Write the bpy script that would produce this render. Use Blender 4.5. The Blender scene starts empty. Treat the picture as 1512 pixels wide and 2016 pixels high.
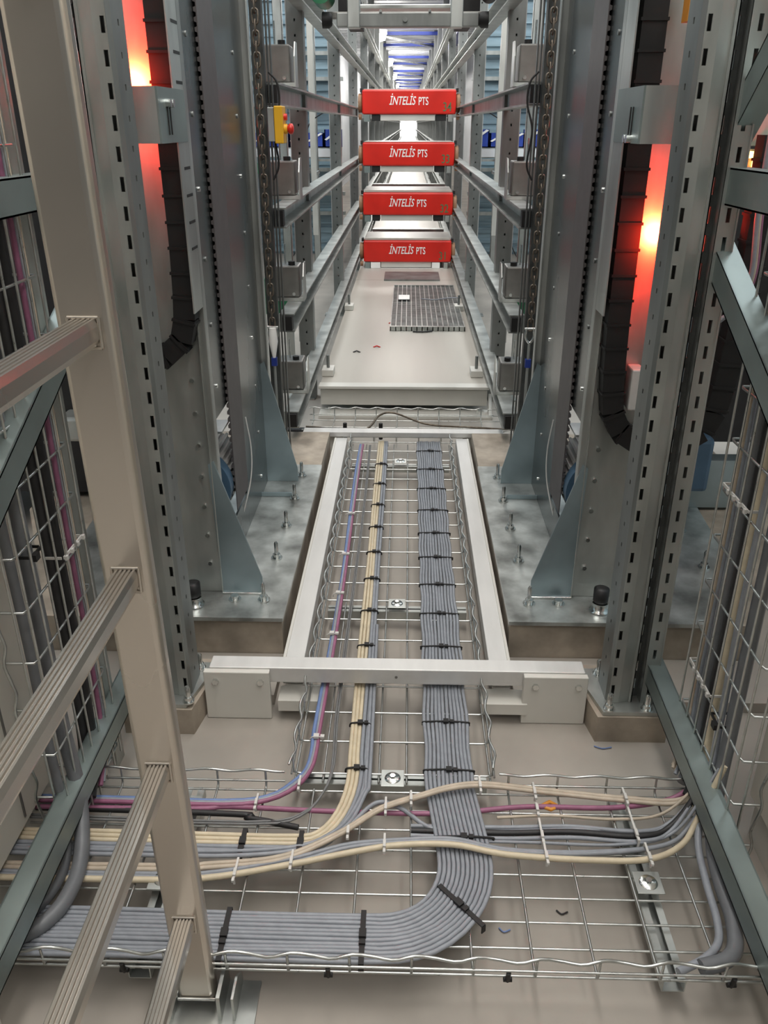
import bpy, bmesh, math, random
from math import sin, cos, pi, radians
from mathutils import Vector, Matrix
random.seed(7)
S = bpy.context.scene
COL = S.collection

# ------------------------------------------------------------------ camera, world, lights, exposure
cd = bpy.data.cameras.new('camera'); cam = bpy.data.objects.new('camera', cd); COL.objects.link(cam)
cam.location = (0, 0, 1.32)
cam.rotation_euler = (radians(90 - 25.2), 0, radians(1.56))
cd.sensor_fit = 'HORIZONTAL'; cd.sensor_width = 36.0; cd.lens = 36.0 * 1624 / 1512
cd.clip_start = 0.02; cd.clip_end = 200
S.camera = cam
W = bpy.data.worlds.new('world'); S.world = W; W.use_nodes = True
nt = W.node_tree; bg = nt.nodes['Background']
tc = nt.nodes.new('ShaderNodeTexCoord'); sx = nt.nodes.new('ShaderNodeSeparateXYZ')
rp = nt.nodes.new('ShaderNodeValToRGB'); mp = nt.nodes.new('ShaderNodeMapRange')
mp.inputs[1].default_value = -1; mp.inputs[2].default_value = 1
nt.links.new(tc.outputs['Generated'], sx.inputs[0]); nt.links.new(sx.outputs[2], mp.inputs[0])
nt.links.new(mp.outputs[0], rp.inputs[0]); nt.links.new(rp.outputs[0], bg.inputs[0])
e = rp.color_ramp.elements
e[0].position = 0.0; e[0].color = (.07, .06, .055, 1)
e[1].position = 1.0; e[1].color = (.85, .84, .80, 1)
for p, c in ((.45, (.06, .062, .062, 1)), (.55, (.10, .105, .105, 1)), (.75, (.34, .34, .33, 1))):
    q = e.new(p); q.color = c
bg.inputs[1].default_value = 0.66
def area(name, loc, rot, sx_, sy_, power, col=(1, .97, .93)):
    l = bpy.data.lights.new(name, 'AREA'); l.shape = 'RECTANGLE'; l.size = sx_; l.size_y = sy_
    l.energy = power; l.color = col
    o = bpy.data.objects.new(name, l); COL.objects.link(o); o.location = loc; o.rotation_euler = rot
    return o
area('hall_and_fill_light', (-.25, 1.9, 4.6), (0, 0, 0), .6, 2.6, 70)
area('hall_and_fill_light', (.9, .2, 4.2), (radians(10), radians(8), 0), .5, 2.0, 42)
area('hall_and_fill_light', (0, -1.6, 3.6), (radians(38), 0, 0), 2.5, .6, 26)
area('hall_and_fill_light', (-1.5, .6, 2.9), (0, radians(-48), 0), .5, 1.6, 36)  # added fill from the left, brightens the right cream cabinet
area('hall_and_fill_light', (1.5, .6, 2.9), (0, radians(48), 0), .5, 1.6, 36)  # added fill from the right, brightens the left cream cabinet
area('hall_and_fill_light', (0, 5.6, 4.6), (0, 0, 0), .8, 3.0, 28)
area('hall_and_fill_light', (-2.2, 5.5, 4.2), (0, 0, 0), 1.2, 5, 115, (.9, .96, 1))  # added fill that brightens the left ribbed cladding
area('hall_and_fill_light', (2.2, 5.5, 4.2), (0, 0, 0), 1.2, 5, 115, (.9, .96, 1))  # added fill that brightens the right ribbed cladding
vs = S.view_settings; vs.view_transform = 'Standard'; vs.look = 'None'; vs.gamma = 1; vs.exposure = 0.12
vs.use_curve_mapping = False

# ------------------------------------------------------------------ materials
def mat(name, base, metal=0.0, rough=.5, var=.0, scale=20, stretch=(1, 1, 1), bump=0, emit=None, estr=0, col2=None, detail=4, aniso=0):
    m = bpy.data.materials.new(name); m.use_nodes = True; n = m.node_tree; b = n.nodes['Principled BSDF']
    b.inputs['Base Color'].default_value = (*base, 1); b.inputs['Metallic'].default_value = metal
    b.inputs['Roughness'].default_value = rough
    if emit: b.inputs['Emission Color'].default_value = (*emit, 1); b.inputs['Emission Strength'].default_value = estr
    t = n.nodes.new('ShaderNodeTexCoord'); mpn = n.nodes.new('ShaderNodeMapping'); mpn.inputs['Scale'].default_value = stretch
    ns = n.nodes.new('ShaderNodeTexNoise'); ns.inputs['Scale'].default_value = scale; ns.inputs['Detail'].default_value = detail
    n.links.new(t.outputs['Object'], mpn.inputs[0]); n.links.new(mpn.outputs[0], ns.inputs[0])
    cr = n.nodes.new('ShaderNodeValToRGB')
    c1 = tuple(max(0, c * (1 - var)) for c in base); c2 = col2 or tuple(min(1, c * (1 + var)) for c in base)
    cr.color_ramp.elements[0].position = .32; cr.color_ramp.elements[0].color = (*c1, 1)
    cr.color_ramp.elements[1].position = .68; cr.color_ramp.elements[1].color = (*c2, 1)
    n.links.new(ns.outputs[0], cr.inputs[0]); n.links.new(cr.outputs[0], b.inputs['Base Color'])
    if metal > 0 or bump:
        mr = n.nodes.new('ShaderNodeMapRange'); mr.inputs[3].default_value = max(.05, rough - .1); mr.inputs[4].default_value = min(1, rough + .12)
        n.links.new(ns.outputs[0], mr.inputs[0]); n.links.new(mr.outputs[0], b.inputs['Roughness'])
    if bump:
        bp = n.nodes.new('ShaderNodeBump'); bp.inputs['Strength'].default_value = bump; bp.inputs['Distance'].default_value = .002
        n.links.new(ns.outputs[0], bp.inputs['Height']); n.links.new(bp.outputs[0], b.inputs['Normal'])
    return m
M = {}
M['galv'] = mat('galvanised_steel', (.46, .475, .455), .82, .38, .26, 9, (1, 1, .35))
M['galv_d'] = mat('dark_galvanised', (.26, .27, .26), .75, .45, .3, 8, (1, 1, .3))  # darker tone of the galvanised steel
M['web'] = mat('web_dark_reflection', (.13, .14, .14), .8, .24, .3, 5, (1, 1, .2))  # base darkened: reflection of the dark opposite side put into the colour
M['dark'] = mat('dark_steel_recess_shade', (.075, .078, .075), .5, .45, .3, 20)  # dark guide post steel, also recess shade put into the colour
M['galv_g'] = mat('passivated_green_steel', (.27, .32, .31), .7, .42, .2, 5)
M['galv_b'] = mat('bluish_gusset_steel', (.34, .42, .45), .8, .34, .25, 4)
M['alu'] = mat('brushed_aluminium', (.60, .55, .49), .88, .29, .02, 2)
M['rung'] = mat('ribbed_aluminium', (.62, .58, .53), .9, .26, .02, 2)
M['bar'] = mat('white_anodised_aluminium', (.66, .65, .63), .25, .42, .06, 25, (1, .2, 1))
M['white'] = mat('cream_painted_metal', (.62, .60, .55), 0, .5, .05, 6)
M['cream'] = mat('cream_cabinet_paint', (.74, .70, .62), 0, .45, .04, 3)
M['conc'] = mat('screed_concrete', (.36, .325, .285), 0, .62, .16, 3.5, bump=.25, detail=9)
M['concs'] = mat('plinth_concrete', (.33, .28, .225), 0, .85, .3, 11, bump=.7, detail=9)
M['plate'] = mat('stained_base_plate', (.38, .39, .37), .7, .33, .45, 9, detail=12, col2=(.66, .69, .67))
M['wire'] = mat('zinc_wire', (.52, .53, .51), .9, .3, .15, 40)
M['chrome'] = mat('bright_zinc', (.75, .76, .74), 1, .2, .12, 60)
M['grey'] = mat('grey_cable_sheath', (.27, .285, .315), 0, .42, .08, 60)
M['gmid'] = mat('mid_grey_sheath', (.17, .17, .17), 0, .45, .1, 50)
M['grey2'] = mat('dark_grey_sheath', (.15, .155, .165), 0, .45, .1, 30)
M['beige'] = mat('cream_cable_sheath', (.62, .53, .38), 0, .45, .07, 50)
M['tan'] = mat('tan_cable_sheath', (.50, .42, .33), 0, .45, .1, 50)
M['blue'] = mat('blue_cable_sheath', (.15, .22, .42), 0, .45, .1, 50)
M['purple'] = mat('magenta_cable_sheath', (.30, .11, .19), 0, .45, .12, 50)
M['black'] = mat('black_rubber', (.018, .017, .018), 0, .5, .2, 30)
M['blackp'] = mat('black_plastic', (.007, .006, .006), 0, .6, .2, 20)
M['tie'] = mat('clear_nylon', (.62, .60, .57), 0, .35, .05, 60)
M['red'] = mat('red_shuttle_paint', (.60, .014, .006), 0, .38, .06, 8)
M['lett'] = mat('white_lettering', (.85, .83, .80), 0, .5, .02, 8)
M['green_l'] = mat('dark_green_number', (.10, .13, .055), 0, .5, .1, 8)
M['green'] = mat('green_paint', (.02, .16, .07), 0, .4, .2, 6)
M['yellow'] = mat('yellow_enclosure', (.78, .42, .02), 0, .4, .05, 8)
M['redb'] = mat('red_button', (.65, .03, .02), 0, .35, .05, 8)
M['wheel'] = mat('brown_tread', (.28, .15, .08), 0, .5, .2, 20)
M['clad'] = mat('blue_grey_cladding', (.30, .41, .47), .35, .32, .3, 2.2, (.6, .6, 7))
M['dplat'] = mat('far_deck_panel', (.47, .44, .39), .2, .4, .08, 2, (3, .3, 1))
M['ceil'] = mat('white_ceiling_sheet', (.72, .73, .74), 0, .5, .05, 2)
M['bluep'] = mat('blue_beam_paint', (.012, .03, .20), 0, .4, .1, 5)
M['bluem'] = mat('dusty_blue_motor_paint', (.07, .13, .20), .1, .45, .15, 9)
M['crate'] = mat('blue_crate', (.02, .05, .30), 0, .45, .2, 9)
M['rust'] = mat('dark_chain_steel', (.17, .14, .11), .75, .38, .4, 40)
M['belt'] = mat('dark_belt_fabric', (.085, .075, .075), 0, .5, .1, 20)
M['orange'] = mat('orange_clip', (.65, .27, .04), 0, .4, .1, 20)
M['darkbox'] = mat('dim_zinc_box', (.22, .215, .20), .5, .45, .2, 10)
M['pulley'] = mat('pale_pulley', (.55, .54, .52), .3, .4, .1, 15)
M['lamp'] = mat('lit_lamp', (1, 1, 1), 0, .5, 0, 5, emit=(1, .98, .94), estr=9)
M['redlamp'] = mat('lit_red_lens', (.9, .05, .02), 0, .3, 0, 5, emit=(1, .03, .01), estr=7)
M['gled'] = mat('lit_green_led', (.05, .8, .1), 0, .3, 0, 5, emit=(.15, 1, .1), estr=5)
M['aled'] = mat('lit_amber_led', (.9, .5, .1), 0, .3, 0, 5, emit=(1, .6, .15), estr=6)

# ------------------------------------------------------------------ helpers
def wloc(o):
    v = Vector((0, 0, 0))
    while o is not None: v += o.location; o = o.parent
    return v
class MB:
    def __init__(s): s.v = []; s.f = []; s.sm = []
    def add(s, vs_, fs, smooth=False):
        k = len(s.v); s.v += [tuple(p) for p in vs_]; s.f += [tuple(i + k for i in f) for f in fs]; s.sm += [smooth] * len(fs); return s
    def box(s, x0, x1, y0, y1, z0, z1):
        x0, x1 = sorted((x0, x1)); y0, y1 = sorted((y0, y1)); z0, z1 = sorted((z0, z1))
        return s.add([(x0, y0, z0), (x1, y0, z0), (x1, y1, z0), (x0, y1, z0), (x0, y0, z1), (x1, y0, z1), (x1, y1, z1), (x0, y1, z1)],
                     [(0, 3, 2, 1), (4, 5, 6, 7), (0, 1, 5, 4), (1, 2, 6, 5), (2, 3, 7, 6), (3, 0, 4, 7)])
    def prism(s, poly, axis, a, b):
        n = len(poly); vs_ = []
        for t in (a, b):
            for p, q in poly:
                vs_.append({'x': (t, p, q), 'y': (p, t, q), 'z': (p, q, t)}[axis])
        fs = [tuple(range(n)), tuple(range(2 * n - 1, n - 1, -1))]
        fs += [(i, n + i, n + (i + 1) % n, (i + 1) % n) for i in range(n)]
        return s.add(vs_, fs)
    def tube(s, path, r, n=8, cap=True, flat=1.0):
        P = [Vector(p) for p in path]; m = len(P); rings = []
        t0 = (P[1] - P[0]).normalized()
        up = Vector((0, 0, 1)) if abs(t0.z) < .9 else Vector((0, 1, 0))
        nrm = t0.cross(up).normalized()
        vs_ = []
        for i in range(m):
            t = (P[min(i + 1, m - 1)] - P[max(i - 1, 0)]).normalized()
            nrm = (nrm - t * nrm.dot(t)).normalized(); bi = t.cross(nrm)
            rr = r[i] if isinstance(r, (list, tuple)) else r
            for k in range(n):
                a = 2 * pi * k / n
                vs_.append(P[i] + nrm * (cos(a) * rr) + bi * (sin(a) * rr * flat))
        fs = [(i * n + k, i * n + (k + 1) % n, (i + 1) * n + (k + 1) % n, (i + 1) * n + k) for i in range(m - 1) for k in range(n)]
        s.add(vs_, fs, n > 4)
        if cap:
            s.add(vs_[:n], [tuple(reversed(range(n)))]); s.add(vs_[-n:], [tuple(range(n))])
        return s
    def cyl(s, p0, p1, r, n=12): return s.tube([p0, p1], r, n)
    def bar(s, p0, p1, w, h, up=(0, 0, 1)):
        p0 = Vector(p0); p1 = Vector(p1); t = (p1 - p0).normalized(); u = Vector(up); sd = t.cross(u).normalized(); u = sd.cross(t)
        vs_ = [p + sd * a * w / 2 + u * b * h / 2 for p in (p0, p1) for a, b in ((-1, -1), (1, -1), (1, 1), (-1, 1))]
        return s.add(vs_, [(0, 1, 2, 3), (7, 6, 5, 4), (0, 4, 5, 1), (1, 5, 6, 2), (2, 6, 7, 3), (3, 7, 4, 0)])
    def build(s, name, material, parent=None, bev=0, label=None, cat=None, group=None, kind=None, org=None):
        me = bpy.data.meshes.new(name)
        if parent is not None: o0 = wloc(parent)
        elif org: o0 = Vector(org)
        else:
            xs = [p[0] for p in s.v]; ys = [p[1] for p in s.v]; zs = [p[2] for p in s.v]
            o0 = Vector(((min(xs) + max(xs)) / 2, (min(ys) + max(ys)) / 2, min(zs)))
        me.from_pydata([(p[0] - o0.x, p[1] - o0.y, p[2] - o0.z) for p in s.v], [], s.f)
        me.polygons.foreach_set('use_smooth', s.sm)
        bm = bmesh.new(); bm.from_mesh(me); bmesh.ops.recalc_face_normals(bm, faces=bm.faces); bm.to_mesh(me); bm.free()
        me.materials.append(material)
        o = bpy.data.objects.new(name, me); COL.objects.link(o)
        if parent is not None: o.parent = parent
        else: o.location = o0
        if bev:
            b = o.modifiers.new('bevel', 'BEVEL'); b.width = bev; b.segments = 2; b.limit_method = 'ANGLE'
        if label or kind or cat: tag(o, label, cat, group, kind)
        return o
def tag(o, label=None, cat=None, group=None, kind=None):
    if label: o['label'] = label
    if cat: o['category'] = cat
    if group: o['group'] = group
    if kind: o['kind'] = kind
    return o
def thing(name, loc, label, cat, group=None):
    o = bpy.data.objects.new(name, None); COL.objects.link(o); o.location = loc; o.empty_display_size = .05
    return tag(o, label, cat, group)
def kids(o): return [c for c in bpy.data.objects if c.parent is o]
def dup(root, loc, label, group=None):
    def cp(o, par):
        c = o.copy(); COL.objects.link(c); c.parent = par
        for k in kids(o): cp(k, c)
        return c
    r = cp(root, None); r.location = loc; r['label'] = label
    if group: r['group'] = group
    return r
ORD = ['first', 'second', 'third', 'fourth', 'fifth', 'sixth', 'seventh', 'eighth', 'ninth', 'tenth', 'eleventh', 'twelfth', 'thirteenth', 'fourteenth',
       'fifteenth', 'sixteenth', 'seventeenth', 'eighteenth', 'nineteenth', 'twentieth']
SIDE = {1: 'right', -1: 'left'}
CX = -.02
def X(s, a): return CX + s * a
def arc(c, r, a0, a1, n, f): return [f(c[0] + r * cos(radians(a0 + (a1 - a0) * i / n)), c[1] + r * sin(radians(a0 + (a1 - a0) * i / n))) for i in range(n + 1)]
def spline(pts, n=8):
    P = [Vector(p) for p in pts]; P = [P[0] * 2 - P[1]] + P + [P[-1] * 2 - P[-2]]; out = []
    for i in range(1, len(P) - 2):
        for k in range(n):
            t = k / n; a, b, c, d = P[i - 1:i + 3]
            out.append(.5 * ((2 * b) + (c - a) * t + (2 * a - 5 * b + 4 * c - d) * t * t + (3 * b - a - 3 * c + d) * t ** 3))
    out.append(P[-2]); return out

# ------------------------------------------------------------------ setting
MB().box(-7, 7, -3, 62, -.1, 0).build('floor', M['conc'], kind='structure')
for s in (1, -1):                                              # ribbed cladding walls that close the view beside the aisle
    m = MB()
    x0, x1 = sorted((X(s, .78), X(s, 6.5))); z = 0
    while z < 5.2:
        m.box(x0, x1, 9.62, 9.7, z, z + .2); m.box(x0, x1, 9.58, 9.62, z + .03, z + .085); m.box(x0, x1, 9.6, 9.62, z + .12, z + .14); z += .2
    m.build('wall_' + SIDE[s], M['clad'], kind='structure')
MB().box(X(1, 3.2), X(1, 3.3), -3, 9.58, 0, 5.2).build('wall_east', M['clad'], kind='structure')
MB().box(X(-1, 3.3), X(-1, 3.2), -3, 9.58, 0, 5.2).build('wall_west', M['clad'], kind='structure')
MB().box(-3, 3, 60, 60.1, 0, 3).build('wall_back', M['ceil'], kind='structure')
m = MB(); m.box(-1.6, 1.6, 9.8, 60, 2.82, 2.9)
for i in range(120): m.box(-1.6, 1.6, 9.9 + i * .42, 10.0 + i * .42, 2.805, 2.82)
m.build('ceiling', M['ceil'], kind='structure')
for s in (1, -1):
    MB().box(X(s, 1.5), X(s, 1.6), 9.8, 60, 0, 3.0).build('wall_aisle_' + SIDE[s], M['ceil'], kind='structure')
# blue purlins under the aisle ceiling, in pairs
ys = []; y = 12.2 * 1.35
for i in range(9): ys += [y, y + 2.3]; y += 5.6
for i, yy in enumerate(ys[:16]):
    m = MB(); m.box(-.6, .62, yy - .02, yy + .02, 2.71, 2.765); m.box(-.6, .62, yy - .035, yy + .035, 2.71, 2.718); m.box(.5, .58, yy - .06, yy + .06, 2.66, 2.79)
    m.box(-.58, -.54, yy - .03, yy + .03, 2.7, 2.9)
    m.build('ceiling_beam', M['bluep'], label='blue beam across the white aisle ceiling, %s one from the front' % ORD[i], cat='beam', group='blue ceiling beams')
for i in range(0, 8):
    m = MB(); m.bar((-.5, ys[2 * i], 2.7), (.52, ys[2 * i + 1], 2.7), .03, .03); 
    m.build('diagonal_brace', M['galv'], label='thin diagonal tie rod between ceiling beams, %s from the front' % ORD[i], cat='tie rod', group='ceiling tie rods')
m = MB(); m.box(.62, .72, 9.9, 59, 2.4, 2.75); m.build('ceiling_girder', M['bluep'], label='long blue girder along the right edge of the aisle ceiling', cat='girder')
for i in range(7):
    yy = 15.0 + i * 6.3
    t = thing('ceiling_lamp', (-.52, yy, 2.50), 'glaring round ceiling lamp over the aisle, %s from the front' % ORD[i], 'lamp', 'ceiling lamps in the aisle')
    MB().tube([(-.52, yy, 2.5), (-.52, yy, 2.52), (-.52, yy, 2.60)], [.06, .13, .15], 16).build('lamp_lens', M['lamp'], t)
    MB().cyl((-.52, yy, 2.60), (-.52, yy, 2.66), .16, 16).build('lamp_housing', M['ceil'], t)
    MB().cyl((-.52, yy, 2.66), (-.52, yy, 2.9), .012, 6).build('hanger', M['galv'], t)
    l = bpy.data.lights.new('lamp_glow', 'POINT'); l.energy = 45; l.shadow_soft_size = .15; l.color = (1, .97, .92)
    lo = bpy.data.objects.new('lamp_glow', l); COL.objects.link(lo); lo.location = (-.35, yy + .0, 2.4)
area('far_wall_fill', (0, 56, 1.6), (radians(90), 0, 0), 1.6, 2.2, 260)  # added lamp facing the end wall, stands for daylight there
area('aisle_fill_light', (0, 30, 2.79), (0, 0, 0), .7, 50, 480)  # unseen area light added to brighten the aisle

# ------------------------------------------------------------------ aisle deck, grating, step beam
m = MB(); y = 4.0
while y < 58:
    m.box(-.425, .405, y, min(y + 2.995, 58), .13, .15); y += 3
m.build('aisle_deck', M['dplat'], label='pale sheet metal deck running down the aisle under the red shuttles', cat='deck')
t = thing('step_beam', (-.01, 4.0, 0), 'cream channel beam across the front edge of the aisle deck', 'beam')
MB().box(-.425, .405, 3.965, 3.998, .045, .125).build('web', M['white'], t, .002)
MB().box(-.43, .41, 3.93, 3.999, .137, .151).build('top_flange', M['white'], t, .002)
MB().box(-.43, .43, 3.88, 3.998, .0, .016).build('bottom_flange', M['white'], t, .002)
for k in (-.38, .355): 
    MB().cyl((k, 3.925, .016), (k, 3.925, .045), .006, 8).build('bolt', M['chrome'], t)
MB().prism([(3.88, .016), (3.96, .016), (3.96, .11)], 'x', .41, .425).build('end_gusset', M['white'], t)
m = MB(); gx0, gx1, gy0, gy1 = -.103, .365, 5.14, 6.62
m.box(gx0, gx1, gy0, gy0 + .02, .151, .178); m.box(gx0, gx1, gy1 - .02, gy1, .151, .178)
for i in range(15):
    x = gx0 + (gx1 - gx0 - .006) * i / 14; m.box(x, x + .006, gy0, gy1, .151, .176)
gr = m.build('grating', M['galv'], label='grey floor grating panel lying on the pale aisle deck', cat='grating')
m = MB()
for i in range(62): y = gy0 + .02 + i * .0232; m.box(gx0 + .006, gx1 - .006, y, y + .013, .155, .168)
m.build('cross_bars', M['galv_d'], gr)
m = MB(); m.box(-.19, .27, 6.95, 7.35, .151, .162); m.build('mat', M['galv_d'], label='dark flat band on the deck just before the lowest shuttle', cat='mat')  # dark band on the deck, a flat sheet in the darker steel tone
MB().box(-.06, .02, 6.0, 6.16, .179, .184).build('paper_scrap', M['lett'], label='small pale sheet lying on the floor grating', cat='scrap')
MB().tube(spline([(.1, 6.02, .183), (.2, 5.98, .184), (.3, 6.05, .184), (.39, 6.06, .184)]), .004, 6).build('loose_cable', M['grey'], label='thin pale cable lying across the floor grating to the right rail', cat='cable')
MB().tube(spline([(.04, 5.1, .156), (.1, 5.09, .157), (.16, 5.12, .156)]), .005, 6).build('cable_offcut', M['black'], label='dark cable offcut at the front edge of the grating', cat='scrap')
for i, (x, y, mt, c) in enumerate(((-.19, 4.72, 'red', 'tiny red scrap on the deck before the grating'), (-.3, 4.6, 'black', 'dark crumb of debris on the deck near the left rail'), (-.115, 5.35, 'red', 'small red tag beside the front left corner of the grating'))):
    MB().tube([(x, y, .151), (x + .02, y + .01, .157), (x + .04, y, .151)], .004, 6).build('debris', M[mt], label=c, cat='debris')

# ------------------------------------------------------------------ rails at every storey
RZ = [.26, .655, 1.05, 1.445, 1.84, 2.235]
FLO = ['lowest', 'second', 'third', 'fourth', 'fifth', 'sixth']
for s in (1, -1):
    for i, zt in enumerate(RZ):
        ye = 3.1 if i in (2, 3) else 3.2
        a = .415
        poly = [(X(s, a), zt), (X(s, a + .058), zt), (X(s, a + .058), zt - .07), (X(s, a), zt - .07), (X(s, a), zt - .064), (X(s, a + .052), zt - .064), (X(s, a + .052), zt - .006), (X(s, a), zt - .006)]
        # C section open to the aisle, lower lip wider
        m = MB(); m.prism(poly, 'y', ye, 58)
        t = m.build('guide_rail', M['galv'], label='long steel shuttle rail on the %s side of the aisle, %s from the floor' % (SIDE[s], FLO[i].replace('lowest', 'first')), cat='rail', group='shuttle rails')
        m = MB(); 
        for k in range(0, 40): m.box(X(s, a + .058), X(s, a + .064), 3.35 + k * .17, 3.39 + k * .17, zt - .045, zt - .02)
        m.build('rail_clip', M['chrome'], t, kind='stuff')
        m = MB(); m.box(X(s, a + .008), X(s, a + .05), ye - .012, ye + .03, zt - .062, zt - .008); m.build('end_stop', M['blackp'], t)
        if i < 4:
            # drive / stop box at the near end of the rail
            ye = 3.46; bxt = thing('rail_stop_box', (X(s, a + .03), ye + .02, zt), 'grey sensor box on the near end of the %s rail, %s from the floor' % (SIDE[s], FLO[i].replace('lowest', 'first')), 'sensor box', 'boxes at the rail ends')
            MB().box(X(s, a + .008), X(s, a + .115), ye + .0, ye + .11, zt + .015, zt + .14).build('housing', M['darkbox'], bxt, .006)
            MB().prism([(ye - .012, zt + .0), (ye - .012, zt + .1), (ye + .02, zt + .15), (ye + .07, zt + .15), (ye + .07, zt + .0)], 'x', X(s, a - .012), X(s, a - .008)).build('side_plate', M['galv'], bxt)
            MB().box(X(s, a - .008), X(s, a + .1), ye - .01, ye + .11, zt + .001, zt + .014).build('foot', M['galv'], bxt)
            MB().cyl((X(s, a + .04), ye + .03, zt + .14), (X(s, a + .04), ye + .03, zt + .155), .014, 10).build('knob', M['blackp'], bxt)
            MB().cyl((X(s, a + .07), ye + .06, zt + .14), (X(s, a + .07), ye + .06, zt + .22), .004, 6).build('antenna', M['chrome'], bxt)
            MB().cyl((X(s, a + .03), ye + .0, zt + .03), (X(s, a + .03), ye - .012, zt + .03), .007, 8).build('screw', M['chrome'], bxt)

# small rail support blocks on the deck
for s in (1, -1):
    for j, y in enumerate((4.1, 5.75)):
        t = thing('rail_bracket', (X(s, .38), y, .151), '%s little white bracket holding the %s floor rail on the deck' % (('nearer', 'farther')[j], SIDE[s]), 'bracket', 'rail brackets on the deck')
        MB().box(X(s, .35), X(s, .41), y, y + .1, .151, .185).build('block', M['white'], t, .003)
        MB().cyl((X(s, .38), y + .05, .185), (X(s, .38), y + .05, .25), .008, 8).build('stud', M['galv_d'], t)

# ------------------------------------------------------------------ rack uprights
def perforated(mb, x0, x1, yf, th, z0, z1, sw, sl, pitch):
    xc = (x0 + x1) / 2; xa, xb = sorted((x0, x1))
    mb.box(xa, xc - sw / 2, yf, yf + th, z0, z1); mb.box(xc + sw / 2, xb, yf, yf + th, z0, z1)
    z = z0
    while z < z1:
        mb.box(xc - sw / 2, xc + sw / 2, yf, yf + th, z, min(z1, z + pitch - sl)); z += pitch
def perf_side(mb, x, th, y0, y1, z0, z1, sw, sl, pitch):
    yc = (y0 + y1) / 2
    mb.box(x, x + th, y0, yc - sw / 2, z0, z1); mb.box(x, x + th, yc + sw / 2, y1, z0, z1)
    z = z0
    while z < z1:
        mb.box(x, x + th, yc - sw / 2, yc + sw / 2, z, min(z1, z + pitch - sl)); z += pitch
protos = {}
for s in (1, -1):
    for i in range(22):
        y = 4.2 + i * 2.1
        g = 'rack uprights along the aisle'
        lab = 'perforated steel rack upright on the %s of the aisle, %s from the front' % (SIDE[s], ORD[i]) if i < 12 else 'distant rack upright far down the %s side of the aisle' % SIDE[s]
        if i == 0:
            t = thing('rack_upright', (X(s, .5), y, 0), lab, 'upright', g)
            xi, xo = X(s, .455), X(s, .525)
            m = MB(); perforated(m, xi, xo, y, .003, 0, 3.0, .007, .010, .06)
            m.box(xi - .0015, xi + .0015, y, y + .07, 0, 3.0); m.box(xo - .0015, xo + .0015, y, y + .07, 0, 3.0)
            m.box(xi, xo, y + .067, y + .07, 0, 3.0)  # rear plate added behind the holes so that they look dark
            m.build('profile', M['galv_d'], t)
            MB().box(X(s, .46), X(s, .6), y - .02, y + .09, 0, .008).build('foot_plate', M['galv'], t)
            m = MB(); m.box(xi + s * .073, xi + s * .079, y + .03, y + .045, .3, 3.0); m.build('edge_strip', M['bar'], t)
            protos[s] = t
        else: dup(protos[s], (X(s, .5), y, 0), lab, g)
    # rear uprights of the rack and white guide strips
    for i in range(2):
        y = 6.0 + i * 2.1
        t = thing('rear_upright', (X(s, .86), y + .3, 0), 'rear rack post with white strip behind the %s upright on the %s' % (ORD[i], SIDE[s]), 'upright', 'rear rack posts')
        MB().box(X(s, .60), X(s, .635), y, y + .02, .62, 2.0).build('white_strip', M['white'], t)
        MB().box(X(s, .61), X(s, .625), y + .021, y + .36, 1.0, 1.02).build('strip_bracket', M['galv'], t); MB().box(X(s, .61), X(s, .84), y + .34, y + .36, 1.0, 1.02).build('strip_bracket', M['galv'], t)
        m = MB(); x = X(s, .86); m.box(x - .03, x + .03, y + .3, y + .303, 0, 3.2); m.box(x - .03, x - .027, y + .3, y + .36, 0, 3.2); m.box(x + .027, x + .03, y + .3, y + .36, 0, 3.2)
        m.build('profile', M['galv'], t)

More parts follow.
